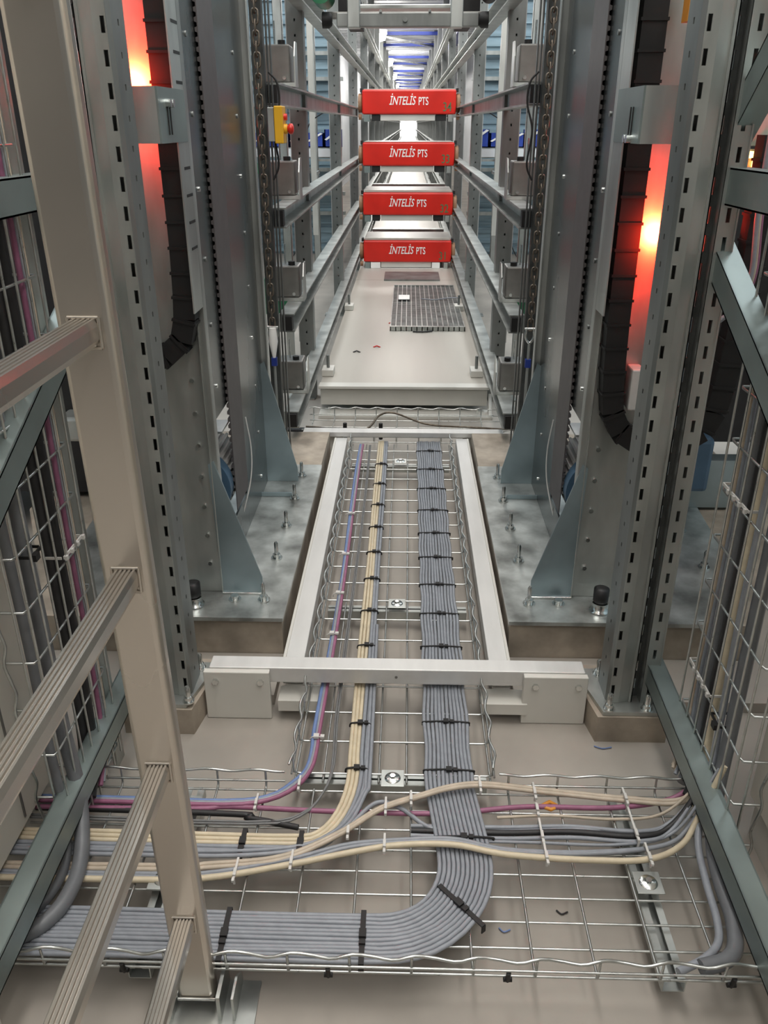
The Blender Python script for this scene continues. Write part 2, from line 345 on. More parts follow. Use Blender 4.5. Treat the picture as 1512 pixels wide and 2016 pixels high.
# storage shelf with blue crates at eye level, green beam below it
for s in (1, -1):
    t = thing('crate_shelf', (X(s, 1.9), 8.9, 0), 'pale shelf on a green beam across the %s bay' % SIDE[s], 'shelf')
    xa, xb = sorted((X(s, .66), X(s, 3.15)))
    MB().box(xa, xb, 8.7, 9.2, 1.02, 1.11).build('shelf_board', M['galv'], t)
    MB().box(xa, xb, 8.66, 8.7, 1.03, 1.10).build('front_lip', M['ceil'], t)
    xc_, xd_ = sorted((X(s, 1.12), X(s, 3.15)))
    MB().box(xc_, xd_, 8.6, 8.65, .88, .98).build('green_beam', M['green'], t)
    for x in (xa + .03, xb - .03, (xa + xb) / 2): MB().box(x - .03, x + .03, 8.9, 8.96, 0, 1.02).build('leg', M['galv'], t)
    n = 14
    for i in range(n):
        x = X(s, .72 + i * .17)
        c = thing('crate', (x, 8.9, 1.11), 'small blue crate on the pale shelf, %s outward from the aisle on the %s' % (ORD[i], SIDE[s]), 'crate', 'blue crates on the shelves')
        m = MB(); h = .13 + .03 * ((i * 7) % 3 == 0)
        m.box(x - .08, x + .08, 8.8, 8.81, 1.111, 1.11 + h); m.box(x - .08, x + .08, 8.99, 9.0, 1.111, 1.11 + h)
        m.box(x - .08, x - .07, 8.8, 9.0, 1.111, 1.11 + h); m.box(x + .07, x + .08, 8.8, 9.0, 1.111, 1.11 + h); m.box(x - .08, x + .08, 8.8, 9, 1.111, 1.12)
        m.build('body', M['crate'], c)
        m = MB(); m.prism([(x - .08, 1.11 + h * .45), (x - .06, 1.11 + h * .4), (x + .075, 1.11 + h * .95), (x + .05, 1.11 + h * 1.0)], 'y', 8.792, 8.799); m.build('white_label', M['lett'], c)
    # thick green duct and beam low behind the mast
    t = thing('green_crossbeam', (X(s, .9), 4.95, 0), 'low green crossbeam on short legs between the racks on the %s' % SIDE[s], 'beam')
    MB().box(X(s, .62), X(s, 1.2), 4.9, 5.0, .30, .40).build('beam', M['green'], t)
    MB().prism([(X(s, .62), .44), (X(s, .72), .54), (X(s, .95), .44), (X(s, .95), .401), (X(s, .62), .401)], 'y', 4.9, 4.98).build('slanted_bracket', M['green'], t)
    for q in (.66, 1.14): MB().box(X(s, q), X(s, q + .04), 4.92, 4.98, 0, .299).build('leg', M['galv'], t)
    # horizontal storage channels
    for k, z in enumerate((.42, .62, .86, 1.48, 1.72, 1.95)):
        MB().box(X(s, .66), X(s, 3.1), 9.5, 9.575, z, z + .035).build('shelf_rail', M['galv'], label='horizontal pale rail before the ribbed wall on the %s, %s from the floor' % (SIDE[s], ORD[k]), cat='rail', group='rails before the ribbed walls')
    # drooping thin cable beside the second upright
    MB().tube(spline([(X(s, .52), 6.33, 1.40), (X(s, .60), 6.42, 1.38), (X(s, .70), 6.5, 1.30), (X(s, .71), 6.5, 1.1), (X(s, .70), 6.5, .8), (X(s, .80), 6.5, .5), (X(s, .88), 6.5, .36)]), .004, 6).build('hanging_wire', M['black'], label='thin black wire drooping behind the uprights on the %s' % SIDE[s], cat='wire')

# ------------------------------------------------------------------ red shuttles
def textmesh(txt, size, shear=0, ext=.001):
    c = bpy.data.curves.new('t', 'FONT'); c.body = txt; c.size = size; c.shear = shear; c.extrude = ext; c.align_x = 'CENTER'; c.align_y = 'CENTER'; c.offset = .0009
    o = bpy.data.objects.new('t', c); COL.objects.link(o)
    bpy.context.view_layer.update()
    me = bpy.data.meshes.new_from_object(o.evaluated_get(bpy.context.evaluated_depsgraph_get()))
    bpy.data.objects.remove(o); return me
def puttext(txt, size, x, y, z, material, parent, name, shear=0, sx=1):
    me = textmesh(txt, size, shear); o = bpy.data.objects.new(name, me); COL.objects.link(o); o.parent = parent
    L = Vector((x, y, z)) - wloc(parent); o.location = L; o.rotation_euler = (pi / 2, 0, 0); o.scale = (sx, 1, 1)
    me.materials.clear(); me.materials.append(material); return o
SY = 7.6
for i, num in enumerate(('31', '32', '33', '34')):
    z0 = .205 + i * .3955; z1 = z0 + .183
    t = thing('shuttle', (0, SY + .3, z0 - .05), 'red shuttle car with white lettering and green number %s' % num, 'shuttle', 'stacked red shuttles')
    MB().box(-.388, .388, SY, SY + .55, z0, z1).build('body', M['red'], t, .012)
    MB().box(-.375, .375, SY + .02, SY + .5, z1 + .001, z1 + (.02 if i < 2 else .006)).build('load_deck', M['dplat'], t, .002)
    if i < 2: MB().box(-.33, .34, SY + .56, SY + .66, z1 - .02, z1 + .035).build('rear_ledge', M['galv'], t)
    MB().box(-.235, .215, SY + .02, SY + .3, z0 - .048, z0 - .001).build('skirt', M['white'], t, .003)
    MB().box(-.31, -.245, SY + .02, SY + .2, z0 - .05, z0 - .001).build('black_bumper', M['blackp'], t)
    MB().box(.225, .31, SY + .02, SY + .2, z0 - .05, z0 - .001).build('black_bumper', M['blackp'], t)
    MB().box(-.375, -.325, SY + .0, SY + .1, z0 - .055, z0 - .002).build('teal_sensor', M['green'] if 0 else M['galv_g'], t)
    MB().box(.325, .36, SY + .0, SY + .1, z0 - .055, z0 - .002).build('sensor', M['galv'], t)
    for s in (1, -1):
        m = MB(); m.tube([(s * .39, SY + .10, z0 + .085), (s * .395, SY + .10, z0 + .085), (s * .422, SY + .10, z0 + .085), (s * .426, SY + .10, z0 + .085)], [.06, .072, .072, .05], 20)
        m.build('wheel', M['wheel'], t)
        MB().box(s * .388, s * .408, SY + .06, SY + .14, z0 + .165, z0 + .195).build('wheel_cap', M['blackp'], t)
        MB().cyl((s * .395, SY + .05, z0 - .02), (s * .42, SY + .05, z0 - .02), .022, 14).build('guide_roller', M['wheel'], t)
    if i == 0:
        MB().box(-.33, -.24, SY + .0, SY + .3, z0 - .054, z0 - .003).build('white_block', M['lett'], t)
        MB().box(.22, .29, SY + .0, SY + .3, z0 - .054, z0 - .003).build('white_block', M['lett'], t)
    puttext('İNTELİS', .088, -.058, SY - .001, z0 + .098, M['lett'], t, 'lettering', .30, .66)
    puttext('PTS', .084, .118, SY - .001, z0 + .095, M['lett'], t, 'lettering', 0, .64)
    puttext(num, .095, .315, SY - .001, z0 + .052, M['green_l'], t, 'number', 0, .8)
MB().box(-.35, .33, SY + .0, SY + .5, .151, .152 + .0).build('shuttle_sill', M['lett'], label='thin white sill plate on the deck under the lowest shuttle', cat='sill')

# ------------------------------------------------------------------ carriage above the aisle mouth
cz = 1.68; cy = 3.9
t = thing('lift_carriage', (0, cy, cz), 'grey lift carriage with rollers hanging across the top of the aisle', 'carriage')
MB().box(-.30, .28, cy, cy + .05, cz, cz + .05).build('front_beam', M['galv_d'], t, .003)
MB().box(-.34, .32, cy + .06, cy + .10, cz + .035, cz + .06).build('rear_beam', M['darkbox'], t, .003)
MB().box(-.22, .20, cy + .1, cy + .9, cz + .075, cz + .09).build('underside_plate', M['galv'], t, .003)
for x in (-.30, .22): MB().box(x, x + .07, cy + .1, cy + .9, cz + .06, cz + .16).build('black_side_block', M['blackp'], t)
for s in (1, -1):
    m = MB(); m.tube([(X(s, .30), cy + .02, cz + .025), (X(s, .312), cy + .02, cz + .025), (X(s, .34), cy + .02, cz + .025)], [.02, .03, .03], 16); m.build('roller', M['blackp'], t)
    MB().box(X(s, .185), X(s, .235), cy - .012, cy + .06, cz - .004, cz + .1).build('lug', M['galv'], t, .003)
    MB().cyl((X(s, .10), cy - .01, cz + .055), (X(s, .10), cy + .05, cz + .055), .006, 8).build('bolt', M['chrome'], t)
MB().cyl((-.02, cy - .012, cz + .025), (-.02, cy, cz + .025), .01, 10).build('centre_bolt', M['galv_d'], t)
MB().box(-.12, -.03, cy + .04, cy + .06, cz + .1, cz + .112).build('black_strip', M['blackp'], t)
m = MB(); m.tube([(-.36, cy - .05, cz + .12), (-.36, cy + .15, cz + .12)], .045, 16); m.build('green_motor', M['green'], t)
m = MB(); m.tube([(.33, cy - .05, cz + .13), (.33, cy + .15, cz + .13)], .035, 16); m.build('motor', M['blackp'], t)

# ------------------------------------------------------------------ plinths, base plates, anchor bolts, masts
def bolt_thing(x, y, z, h, lab, grp, plain=False):
    t = thing('anchor_bolt', (x, y, z), lab, 'bolt', grp)
    MB().cyl((x, y, z + .0005), (x, y, z + .004), .017, 16).build('washer', M['chrome'], t)
    MB().cyl((x, y, z + .004), (x, y, z + .015), .0115, 6).build('nut', M['chrome'], t)
    if not plain: MB().tube([(x, y, z + .015), (x, y, z + h - .006), (x, y, z + h)], [.0062, .0062, .003], 10).build('threaded_rod', M['chrome'], t)
    return t
for s in (1, -1):
    m = MB(); m.prism([(X(s, .30), 1.84), (X(s, .93), 1.84), (X(s, 1.25), 2.5), (X(s, 1.25), 3.3), (X(s, .30), 3.3)], 'z', 0, .138)
    m.build('plinth', M['concs'], label='raised concrete plinth under the %s lift mast' % SIDE[s], cat='plinth')
    m = MB(); m.prism([(X(s, .295), 1.825), (X(s, .80), 1.825), (X(s, .98), 2.15), (X(s, 1.03), 2.9), (X(s, .295), 2.9)], 'z', .139, .15)
    m.build('base_plate', M['plate'], label='stained steel base plate bolted to the %s plinth' % SIDE[s], cat='plate')
    MB().box(X(s, .30), X(s, 1.2), 1.66, 1.838, 0, .03).build('screed_step', M['conc'], label='low screed step in front of the %s plinth' % SIDE[s], cat='step')
    for k, y in enumerate((1.915, 2.155, 2.37, 2.585, 2.79)):
        bolt_thing(X(s, .358), y, .15, .055, 'upright anchor bolt on the inner edge of the %s base plate, %s from the front' % (SIDE[s], ORD[k]), 'anchor bolts of the base plates')
    bolt_thing(X(s, .437), 1.915, .15, .02, 'short nut in front of the %s front gusset' % SIDE[s], 'anchor bolts of the base plates', True)
    if s == 1:
        bolt_thing(.878, 2.37, .15, .055, 'upright anchor bolt on the outer side of the right base plate, farther one', 'anchor bolts of the base plates')
        bolt_thing(.873, 2.13, .15, .055, 'upright anchor bolt on the outer side of the right base plate, nearer one', 'anchor bolts of the base plates')
    # buffer
    b = thing('rubber_buffer', (X(s, .54), 1.885, .15), 'black rubber buffer in a zinc cup on the %s base plate' % SIDE[s], 'buffer')
    m = MB(); m.tube([(X(s, .54), 1.885, .1505), (X(s, .54), 1.885, .155), (X(s, .54), 1.885, .156), (X(s, .54), 1.885, .178)], [.027, .027, .022, .022], 20); m.build('cup', M['chrome'], b)
    m = MB(); m.tube([(X(s, .54), 1.885, .179), (X(s, .54), 1.885, .183), (X(s, .54), 1.885, .218), (X(s, .54), 1.885, .222), (X(s, .54), 1.885, .218)], [.017, .02, .02, .017, .008], 20); m.build('rubber', M['black'], b)
    # mast
    H = 2.9
    t = thing('lift_mast', (X(s, .5), 2.4, .15), 'tall galvanised lift mast on the %s with two triangular gussets' % SIDE[s], 'mast')
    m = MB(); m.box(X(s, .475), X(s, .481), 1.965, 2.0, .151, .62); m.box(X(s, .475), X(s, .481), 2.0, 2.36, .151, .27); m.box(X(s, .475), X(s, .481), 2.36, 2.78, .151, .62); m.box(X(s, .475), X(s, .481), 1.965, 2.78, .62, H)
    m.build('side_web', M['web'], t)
    m = MB(); m.box(X(s, .478), X(s, .66), 1.958, 1.964, .151, H); m.box(X(s, .654), X(s, .66), 1.964, 2.0, .151, H); m.build('front_face', M['galv'], t)
    m = MB(); m.box(X(s, .460), X(s, .478), 1.954, 1.957, .151, H); m.box(X(s, .460), X(s, .463), 1.957, 1.985, .151, H); m.box(X(s, .4745), X(s, .4775), 1.945, 1.957, .151, H)
    m.build('front_flange', M['galv'], t, .001)
    m = MB(); m.box(X(s, .45), X(s, .476), 2.765, 2.775, .151, H); m.box(X(s, .45), X(s, .454), 2.745, 2.765, .151, H); m.box(X(s, .455), X(s, .49), 2.776, 2.80, .151, H); m.build('rear_flange', M['galv'], t, .001)
    MB().prism([(X(s, .365), .1505), (X(s, .476), .1505), (X(s, .484), .53), (X(s, .470), .54), (X(s, .365), .20)], 'y', 1.948, 1.9535).build('gusset', M['galv_b'], t)
    MB().prism([(X(s, .365), .1505), (X(s, .476), .1505), (X(s, .476), .58), (X(s, .462), .59), (X(s, .365), .20)], 'y', 2.738, 2.744).build('gusset', M['galv_b'], t)
    m = MB(); m.cyl((X(s, .365), 1.945, .153), (X(s, .476), 1.945, .153), .0035, 6); m.build('weld_bead', M['chrome'], t)
    for j in range(17):
        z = .22 + j * .16
        for y in ((2.08, 2.62) if z > .62 else (2.62,)):
            MB().cyl((X(s, .4755), y, z), (X(s, .472), y, z), .006, 8).build('bolt_head', M['chrome'] if j % 3 == 0 else M['galv_d'], t)
    for j in range(8):
        z = .24 + j * .085; MB().cyl((X(s, .505), 1.958, z), (X(s, .505), 1.952, z), .006, 8).build('bolt_head', M['chrome'], t)
    MB().box(X(s, .37), X(s, .49), 2.60, 2.606, .151, .165).build('cleat', M['galv_b'], t)
    # toothed belt
    yb = 2.17; m = MB(); m.box(X(s, .4655), X(s, .468), yb, yb + .17, .30, H); z = .39
    while z < H: m.prism([(X(s, .468), z), (X(s, .468), z + .012), (X(s, .4735), z + .010), (X(s, .4735), z + .002)], 'y', yb, yb + .17); z += .02
    m.build('toothed_belt', M['belt'], label='dark toothed drive belt running up the %s lift mast' % SIDE[s], cat='belt')
    p = thing('belt_pulley', (X(s, .580), 2.26, .385), 'pale toothed pulley with dark blue motor at the foot of the %s mast' % SIDE[s], 'pulley')
    m = MB(); n = 34; poly = []
    for k in range(n):
        a = 2 * pi * k / n
        for da, r in ((0, .111), (.35, .111), (.5, .103), (.85, .103)):
            poly.append((X(s, .580) + r * cos(a + da * 2 * pi / n), .385 + r * sin(a + da * 2 * pi / n)))
    m.prism(poly, 'y', 2.18, 2.34); m.build('toothed_rim', M['pulley'], p)
    m = MB(); m.tube([(X(s, .580), 2.13, .385), (X(s, .580), 2.175, .385)], .108, 36); m.build('blue_flange', M['bluem'], p)
    m = MB(); m.prism([(X(s, .50), .30), (X(s, .50), .47), (X(s, .53), .50), (X(s, .64), .50), (X(s, .64), .2), (X(s, .52), .2)], 'y', 2.03, 2.11); m.build('motor_body', M['bluem'], p, .004)
    m = MB(); m.tube(spline([(X(s, .462), 2.36, .52), (X(s, .452), 2.36, .42), (X(s, .455), 2.34, .33), (X(s, .475), 2.3, .24), (X(s, .49), 2.26, .19)]), .002, 6); m.build('guard_edge', M['bar'], p)
    MB().box(X(s, .4765), X(s, .60), 2.10, 2.20, .56, .566).build('bracket_shelf', M['galv'], p)
    MB().cyl((X(s, .50), 2.15, .545), (X(s, .50), 2.15, .56), .012, 8).build('bolt', M['chrome'], p)
    MB().box(X(s, .44), X(s, .473), 2.00, 2.02, .152, .30).build('guard', M['galv_b'], p)
    # mast-to-upright bracket
    b = thing('mast_bracket', (X(s, .5), 1.8, 1.28), 'grey folded bracket between the %s slotted upright and the mast' % SIDE[s], 'bracket')
    MB().box(X(s, .462), X(s, .56), 1.742, 1.746, 1.285, 1.385).build('front_plate', M['galv'], b)
    m = MB(); m.box(X(s, .458), X(s, .462), 1.742, 1.95, 1.285, 1.385); m.build('side_plate', M['galv_g'], b)
    MB().box(X(s, .4595), X(s, .4625), 1.87, 1.952, .93, 2.0).build('backing_strip', M['galv'], b)
    m = MB(); [m.box(X(s, .456), X(s, .458), 1.80 + k * .02, 1.803 + k * .02, 1.30, 1.35) for k in (0, 1)]; m.build('slot', M['black'], b)
    m = MB(); [m.cyl((X(s, .458), 1.80 + k * .022, 1.293 if s == 1 else 1.357), (X(s, .448), 1.80 + k * .022, 1.293 if s == 1 else 1.357), .008, 8) for k in (0, 1)]; m.build('bolt', M['chrome'], b)
    # guide post with chain, between mast and rails
    g = MB(); g.box(X(s, .452), X(s, .49), 3.02, 3.06, .0, H); g.box(X(s, .440), X(s, .444), 3.03, 3.05, .0, H); g.box(X(s, .429), X(s, .433), 3.03, 3.05, .0, H)
    g.build('guide_post', M['dark'], label='slim dark guide post behind the chain on the %s' % SIDE[s], cat='post')
    c = thing('hoist_chain', (X(s, .466), 2.985, .64), 'heavy link chain hanging beside the %s guide post' % SIDE[s], 'chain')
    link = []
    for k in range(17):
        a = 2 * pi * k / 16; link.append((.0095 * cos(a), 0, .0095 * sin(a) + (.012 if sin(a) > 0 else -.012) * (abs(sin(a)) > .01)))
    la = MB().tube([(X(s, .466) + q[0], 2.985, .665 + q[2]) for q in link], .0034, 6, cap=False).build('link', M['rust'], c)
    lb = MB().tube([(X(s, .466), 2.985 + q[0], .695 + q[2]) for q in link], .0034, 6, cap=False).build('link', M['rust'], c)
    for k in range(1, 30):
        for o in (la, lb):
            d = o.copy(); COL.objects.link(d); d.location = (0, 0, k * .06)
    # shackle and turnbuckle below the chain
    sh = thing('turnbuckle', (X(s, .466), 2.985, .3), 'zinc shackle and tension rod under the %s hoist chain' % SIDE[s], 'turnbuckle')
    MB().tube(spline([(X(s, .478), 2.985, .655), (X(s, .48), 2.985, .62), (X(s, .466), 2.985, .60), (X(s, .452), 2.985, .62), (X(s, .454), 2.985, .655)]), .0045, 8).build('shackle', M['chrome'], sh)
    MB().cyl((X(s, .446), 2.985, .652), (X(s, .486), 2.985, .652), .005, 8).build('pin', M['chrome'], sh)
    m = MB(); m.cyl((X(s, .466), 2.985, .6), (X(s, .466), 2.985, .31), .005, 8); m.build('rod', M['galv'], sh)
    MB().box(X(s, .456), X(s, .476), 2.975, 2.995, .51, .54).build('blue_clip', M['bluep'], sh)
    if s == -1: MB().tube([(X(s, .466), 2.983, .54), (X(s, .466), 2.983, .60), (X(s, .466), 2.983, .65)], [.006, .017, .013], 12).build('white_cover', M['lett'], sh)

# emergency stop box on the left
t = thing('emergency_stop', (-.43, 2.95, 1.27), 'yellow emergency stop box with red mushroom button beside the left chain', 'emergency stop')
MB().box(-.453, -.433, 2.92, 2.99, 1.268, 1.368).build('grey_base', M['galv'], t, .002)
MB().box(-.432, -.404, 2.915, 2.99, 1.262, 1.372).build('yellow_case', M['yellow'], t, .003)
MB().cyl((-.404, 2.95, 1.305), (-.394, 2.95, 1.305), .015, 16).build('yellow_collar', M['yellow'], t)
MB().tube([(-.394, 2.95, 1.305), (-.388, 2.95, 1.305), (-.378, 2.95, 1.305), (-.374, 2.95, 1.305)], [.008, .016, .016, .009], 16).build('red_mushroom_button', M['redb'], t)
MB().cyl((-.404, 2.95, 1.34), (-.394, 2.95, 1.34), .01, 14).build('reset_button', M['redb'], t)
for s in (1, -1):
    MB().tube(spline([(X(s, .43), 2.97, 1.47), (X(s, .405), 2.97, 1.44), (X(s, .40), 2.97, 1.38), (X(s, .42), 2.96, 1.3), (X(s, .41), 2.96, 1.2), (X(s, .43), 2.96, 1.15)]), .0035, 6).build('control_wire', M['blackp'], label='thin dark wire curling along the %s guide post' % SIDE[s], cat='wire')

# ------------------------------------------------------------------ energy chains, red beacons, cabinets
def echain(s, path, lab):
    m = MB(); P = spline(path, 6)
    L = [0]
    for a, b in zip(P, P[1:]): L.append(L[-1] + (b - a).length)
    d = 0; step = .055
    def at(q):
        for i in range(len(L) - 1):
            if L[i + 1] >= q: return P[i].lerp(P[i + 1], (q - L[i]) / max(1e-6, L[i + 1] - L[i]))
        return P[-1]
    while d + step <= L[-1]:
        a, b = at(d), at(d + step); t = (b - a).normalized()
        m.bar(a, b, .05, .045, up=(0, 1, 0)); m.bar(a + t * .004, a + t * .010, .056, .05, up=(0, 1, 0)); d += step
    return m.build('energy_chain', M['blackp'], label=lab, cat='energy chain')
Y0 = 1.925
echain(1, [(.484, Y0, 1.9), (.484, Y0, 1.5), (.484, Y0, 1.27), (.484, Y0, 1.05), (.486, Y0, .86)] + [(.619 - .133 * cos(radians(a)), Y0, .75 - .15 * sin(radians(a))) for a in (25, 55, 90, 125, 155)] + [(.757, Y0, .86), (.765, Y0, 1.05), (.765, Y0, 1.3)], 'black articulated cable chain hanging in a loop beside the right mast')
echain(-1, [(-.507, Y0, 1.9), (-.507, Y0, 1.5), (-.507, Y0, 1.25), (-.507, Y0, 1.05)] + [(-.637 + .13 * cos(radians(a)), Y0, .94 - .14 * sin(radians(a))) for a in (25, 55, 90, 125, 155)] + [(-.77, Y0, 1.1), (-.77, Y0, 1.4)], 'black articulated cable chain hanging in a loop beside the left mast')
for s, x, z in ((1, .60, 1.09), (-1, -.632, 1.40)):
    b = thing('warning_beacon', (x, 1.84, z - .06), 'lit red warning light behind the %s slotted upright' % SIDE[s], 'warning light')
    MB().tube([(x, 1.86, z - .03), (x, 1.86, z + .03), (x, 1.86, z + .04)], [.018, .018, .01], 16).build('red_lens', M['redlamp'], b)
    MB().box(x - .022, x + .022, 1.84, 1.93, z - .05, z - .031).build('lamp_base', M['blackp'], b)
    l = bpy.data.lights.new('beacon_glow', 'SPOT'); l.spot_size = radians(165); l.spot_blend = .3; l.energy = 17; l.color = (1, .03, .009); l.shadow_soft_size = .02
    lo = bpy.data.objects.new('beacon_glow', l); COL.objects.link(lo); lo.location = (x - s * .025, 1.885, z + .0); lo.rotation_euler = (pi / 2, 0, 0)
for s in (1, -1):
    x = X(s, .66); b = thing('warning_beacon', (x, 3.25, 0), 'lit red warning light set back behind the %s lift mast' % SIDE[s], 'warning light')
    MB().tube([(x, 3.25, 1.27), (x, 3.25, 1.33), (x, 3.25, 1.34)], [.02, .02, .01], 16).build('red_lens', M['redlamp'], b)
    MB().box(x - .022, x + .022, 3.23, 3.27, 1.24, 1.269).build('lamp_base', M['blackp'], b); MB().box(x - .012, x + .012, 3.24, 3.26, .139, 1.239).build('pole', M['galv'], b)
    l = bpy.data.lights.new('beacon_glow', 'POINT'); l.energy = .25; l.color = (1, .03, .02); l.shadow_soft_size = .03
    lo = bpy.data.objects.new('beacon_glow', l); COL.objects.link(lo); lo.location = (x - s * .035, 3.25, 1.3)
# orange sensor at the upper right
MB().box(.535, .56, 1.86, 1.9, 1.50, 1.54).build('orange_sensor', M['orange'], label='small orange sensor high beside the right upright', cat='sensor')
# machine behind the right mast
t = thing('drive_machine', (1.0, 2.75, .15), 'dark machine cabinet with cables behind the right mast', 'machine')
MB().box(.86, 1.9, 2.62, 3.2, .36, 2.4).build('black_housing', M['black'], t)
MB().box(.72, 1.3, 2.55, 2.61, .1505, .32).build('base_frame', M['galv_b'], t)
MB().box(.80, .96, 2.42, 2.54, .26, .44).build('blue_motor', M['bluem'], t, .015)
MB().box(.79, .87, 2.35, 2.40, .50, 1.0).build('blue_guard', M['bluem'], t, .005)
MB().box(1.12, 1.5, 2.56, 2.6, .55, .78).build('grey_door', M['galv'], t, .005)
MB().box(1.15, 1.5, 2.56, 2.6, .82, 1.02).build('grey_door', M['galv'], t, .005)
MB().box(.705, 1.6, 2.0, 2.05, 1.275, 1.40).build('grey_cover', M['galv'], t, .005)
for k, (dx, mt) in enumerate(((0, 'aled'), (.02, 'yellow'), (.045, 'gled'), (.06, 'gled'), (.02, 'aled'))):
    MB().box(.735 + dx, .75 + dx, 1.975, 1.99, 1.252 - .018 * (k % 3), 1.266 - .018 * (k % 3)).build('indicator_light', M[mt], t)
MB().box(.715, .94, 1.99, 2.05, 1.19, 1.27).build('terminal_block', M['darkbox'], t)
for k, (mt, dy) in enumerate((('grey', 0), ('tan', .012), ('purple', .024))):
    MB().tube(spline([(.725 + k * .009, 1.84 + dy, 1.35), (.728 + k * .009, 1.84 + dy, 1.16), (.738 + k * .009, 1.84 + dy, 1.03), (.722 + k * .009, 1.84 + dy, .97), (.694 + k * .007, 1.845 + dy, .93), (.67, 1.86 + dy, .915)]), .0055, 8).build('curved_cable', M[mt], label=('grey', 'tan', 'magenta')[k] + ' cable curving down beside the right energy chain', cat='cable')
MB().tube([(.66, 1.90, 1.02), (.66, 1.925, 1.02), (.66, 1.95, 1.02)], [.07, .085, .085], 24).build('black_drum', M['blackp'], label='round black drum behind the second slot row of the right upright', cat='drum')
t = thing('motor_block', (.56, 1.93, .70), 'small silver block with red tint inside the right cable chain loop', 'block')
MB().box(.53, .56, 1.90, 1.955, .70, .80).build('body', M['bar'], t, .004)
t = thing('side_cabinet', (-1.1, 2.7, 0), 'dark machine frame behind the left mast', 'machine')
MB().box(-2.0, -.86, 2.6, 3.2, .16, 2.4).build('black_housing', M['black'], t)
MB().box(-1.1, -.8, 2.45, 2.55, .40, .48).build('grey_pipe', M['galv'], t, .01)
for k in range(4): MB().box(-.93 + k * .03, -.915 + k * .03, 2.42, 2.44, .50, .54).build('red_terminal', M['redb' if k % 2 else 'lett'], t)

# ------------------------------------------------------------------ front slotted uprights with feet
for s in (1, -1):
    yb = 1.585
    m = MB(); m.prism([(X(s, .44), 1.70), (X(s, .455), 1.66), (X(s, .475), 1.545), (X(s, .64), 1.545), (X(s, .64), 1.75), (X(s, .44), 1.75)], 'z', 0, .072)
    m.build('upright_footing', M['concs'], label='small concrete block under the front slotted upright on the %s' % SIDE[s], cat='footing')
    t = thing('slotted_upright', (X(s, .545), yb, .073), 'slotted galvanised rack upright with two slot rows, front %s' % SIDE[s], 'upright')
    MB().prism([(X(s, .455), 1.69), (X(s, .488), 1.55), (X(s, .63), 1.55), (X(s, .63), 1.72), (X(s, .455), 1.72)], 'z', .073, .083).build('foot_plate', M['galv'], t)
    z0, z1 = .0835, 2.3
    DU = 0 if s == 1 else .018
    def xx(a): return X(s, a) + DU
    m = MB()
    perforated(m, xx(.5065), xx(.5195), yb, .003, z0, z1, .0075, .025, .05); m.box(xx(.5195), xx(.530), yb, yb + .003, z0, z1)
    m.prism([(xx(.530), yb), (xx(.554), yb + .006), (xx(.554), yb + .009), (xx(.530), yb + .003)], 'z', z0, z1)
    m.box(xx(.554), xx(.561), yb + .003, yb + .006, z0, z1); m.box(xx(.559), xx(.561), yb + .003, yb + .03, z0, z1); m.box(xx(.580), xx(.582), yb - .001, yb + .03, z0, z1)
    m.box(xx(.604), xx(.612), yb, yb + .003, z0, z1); perforated(m, xx(.589), xx(.604), yb + .0, .003, z0, z1, .0075, .025, .05); m.box(xx(.580), xx(.589), yb, yb + .003, z0, z1)
    m.box(xx(.552), xx(.554), yb + .010, yb + .063, z0, z1);  m.box(xx(.506), xx(.554), yb + .06, yb + .063, z0, z1); m.box(xx(.582), xx(.611), yb + .06, yb + .063, z0, z1)  # closing walls added to block light so the slots stay dark
    rc = MB(); perforated(rc, xx(.561), xx(.580), yb + .028, .003, z0, z1, .0055, .03, .05); rc.build('recess', M['dark'], t)  # shade of the recess put into a darker steel colour
    m.box(xx(.611), xx(.614), yb - .002, yb + .09, z0, z1)
    m.build('front_profile', M['galv'], t, 0)
    m = MB()
    # chamfered side running back
    m.prism([(xx(.508), yb), (xx(.501), yb + .012), (xx(.504), yb + .012), (xx(.511), yb + .003)], 'z', z0, z1)
    xs_ = xx(.501) if s == 1 else xx(.504)
    perf_side(m, xs_, .003, yb + .012, yb + .085, z0, z1, .007, .01, .05)
    m.prism([(xx(.501), yb + .085), (xx(.515), yb + .10), (xx(.518), yb + .098), (xx(.504), yb + .085)], 'z', z0, z1)
    m.build('side_profile', M['galv_d'], t)
    for k, (bx, by) in enumerate(((.503, 1.562), (.505, 1.695), (.59, 1.562))):
        mm = MB(); x = xx(bx); mm.cyl((x, by, .0835), (x, by, .087), .014, 16); mm.cyl((x, by, .087), (x, by, .098), .0105, 6); mm.tube([(x, by, .098), (x, by, .122), (x, by, .127)], [.0068, .0068, .004], 10)
        mm.build('anchor_bolt', M['chrome'], t)

# ------------------------------------------------------------------ side frame beams (C sections)
def cbeam(x, p0, p1, h, s, lab, w=.04):
    # p0,p1 = (y,z) of the top edge; section opens outward
    a = Vector((x, p0[0], p0[1] - h / 2)); b = Vector((x, p1[0], p1[1] - h / 2)); t = (b - a).normalized(); u = Vector((1, 0, 0)).cross(t).normalized()
    if u.z < 0: u = -u
    m = MB()
    sd = Vector((s, 0, 0))
    m.bar(a + sd * .0015, b + sd * .0015, .003, h, up=u)
    for k in (1, -1): m.bar(a + sd * w / 2 + u * k * (h / 2 - .0015), b + sd * w / 2 + u * k * (h / 2 - .0015), w, .003, up=u)
    for k in (1, -1): m.bar(a + sd * (w - .0015) + u * k * (h / 2 - .006), b + sd * (w - .0015) + u * k * (h / 2 - .006), .003, .012, up=u)
    return m.build('brace_beam', M['galv_g'], label=lab, cat='beam', group='side frame beams')
xr = .566
cbeam(xr, (1.69, .196), (.55, .150), .052, 1, 'low greenish beam running forward from the foot of the right slotted upright')
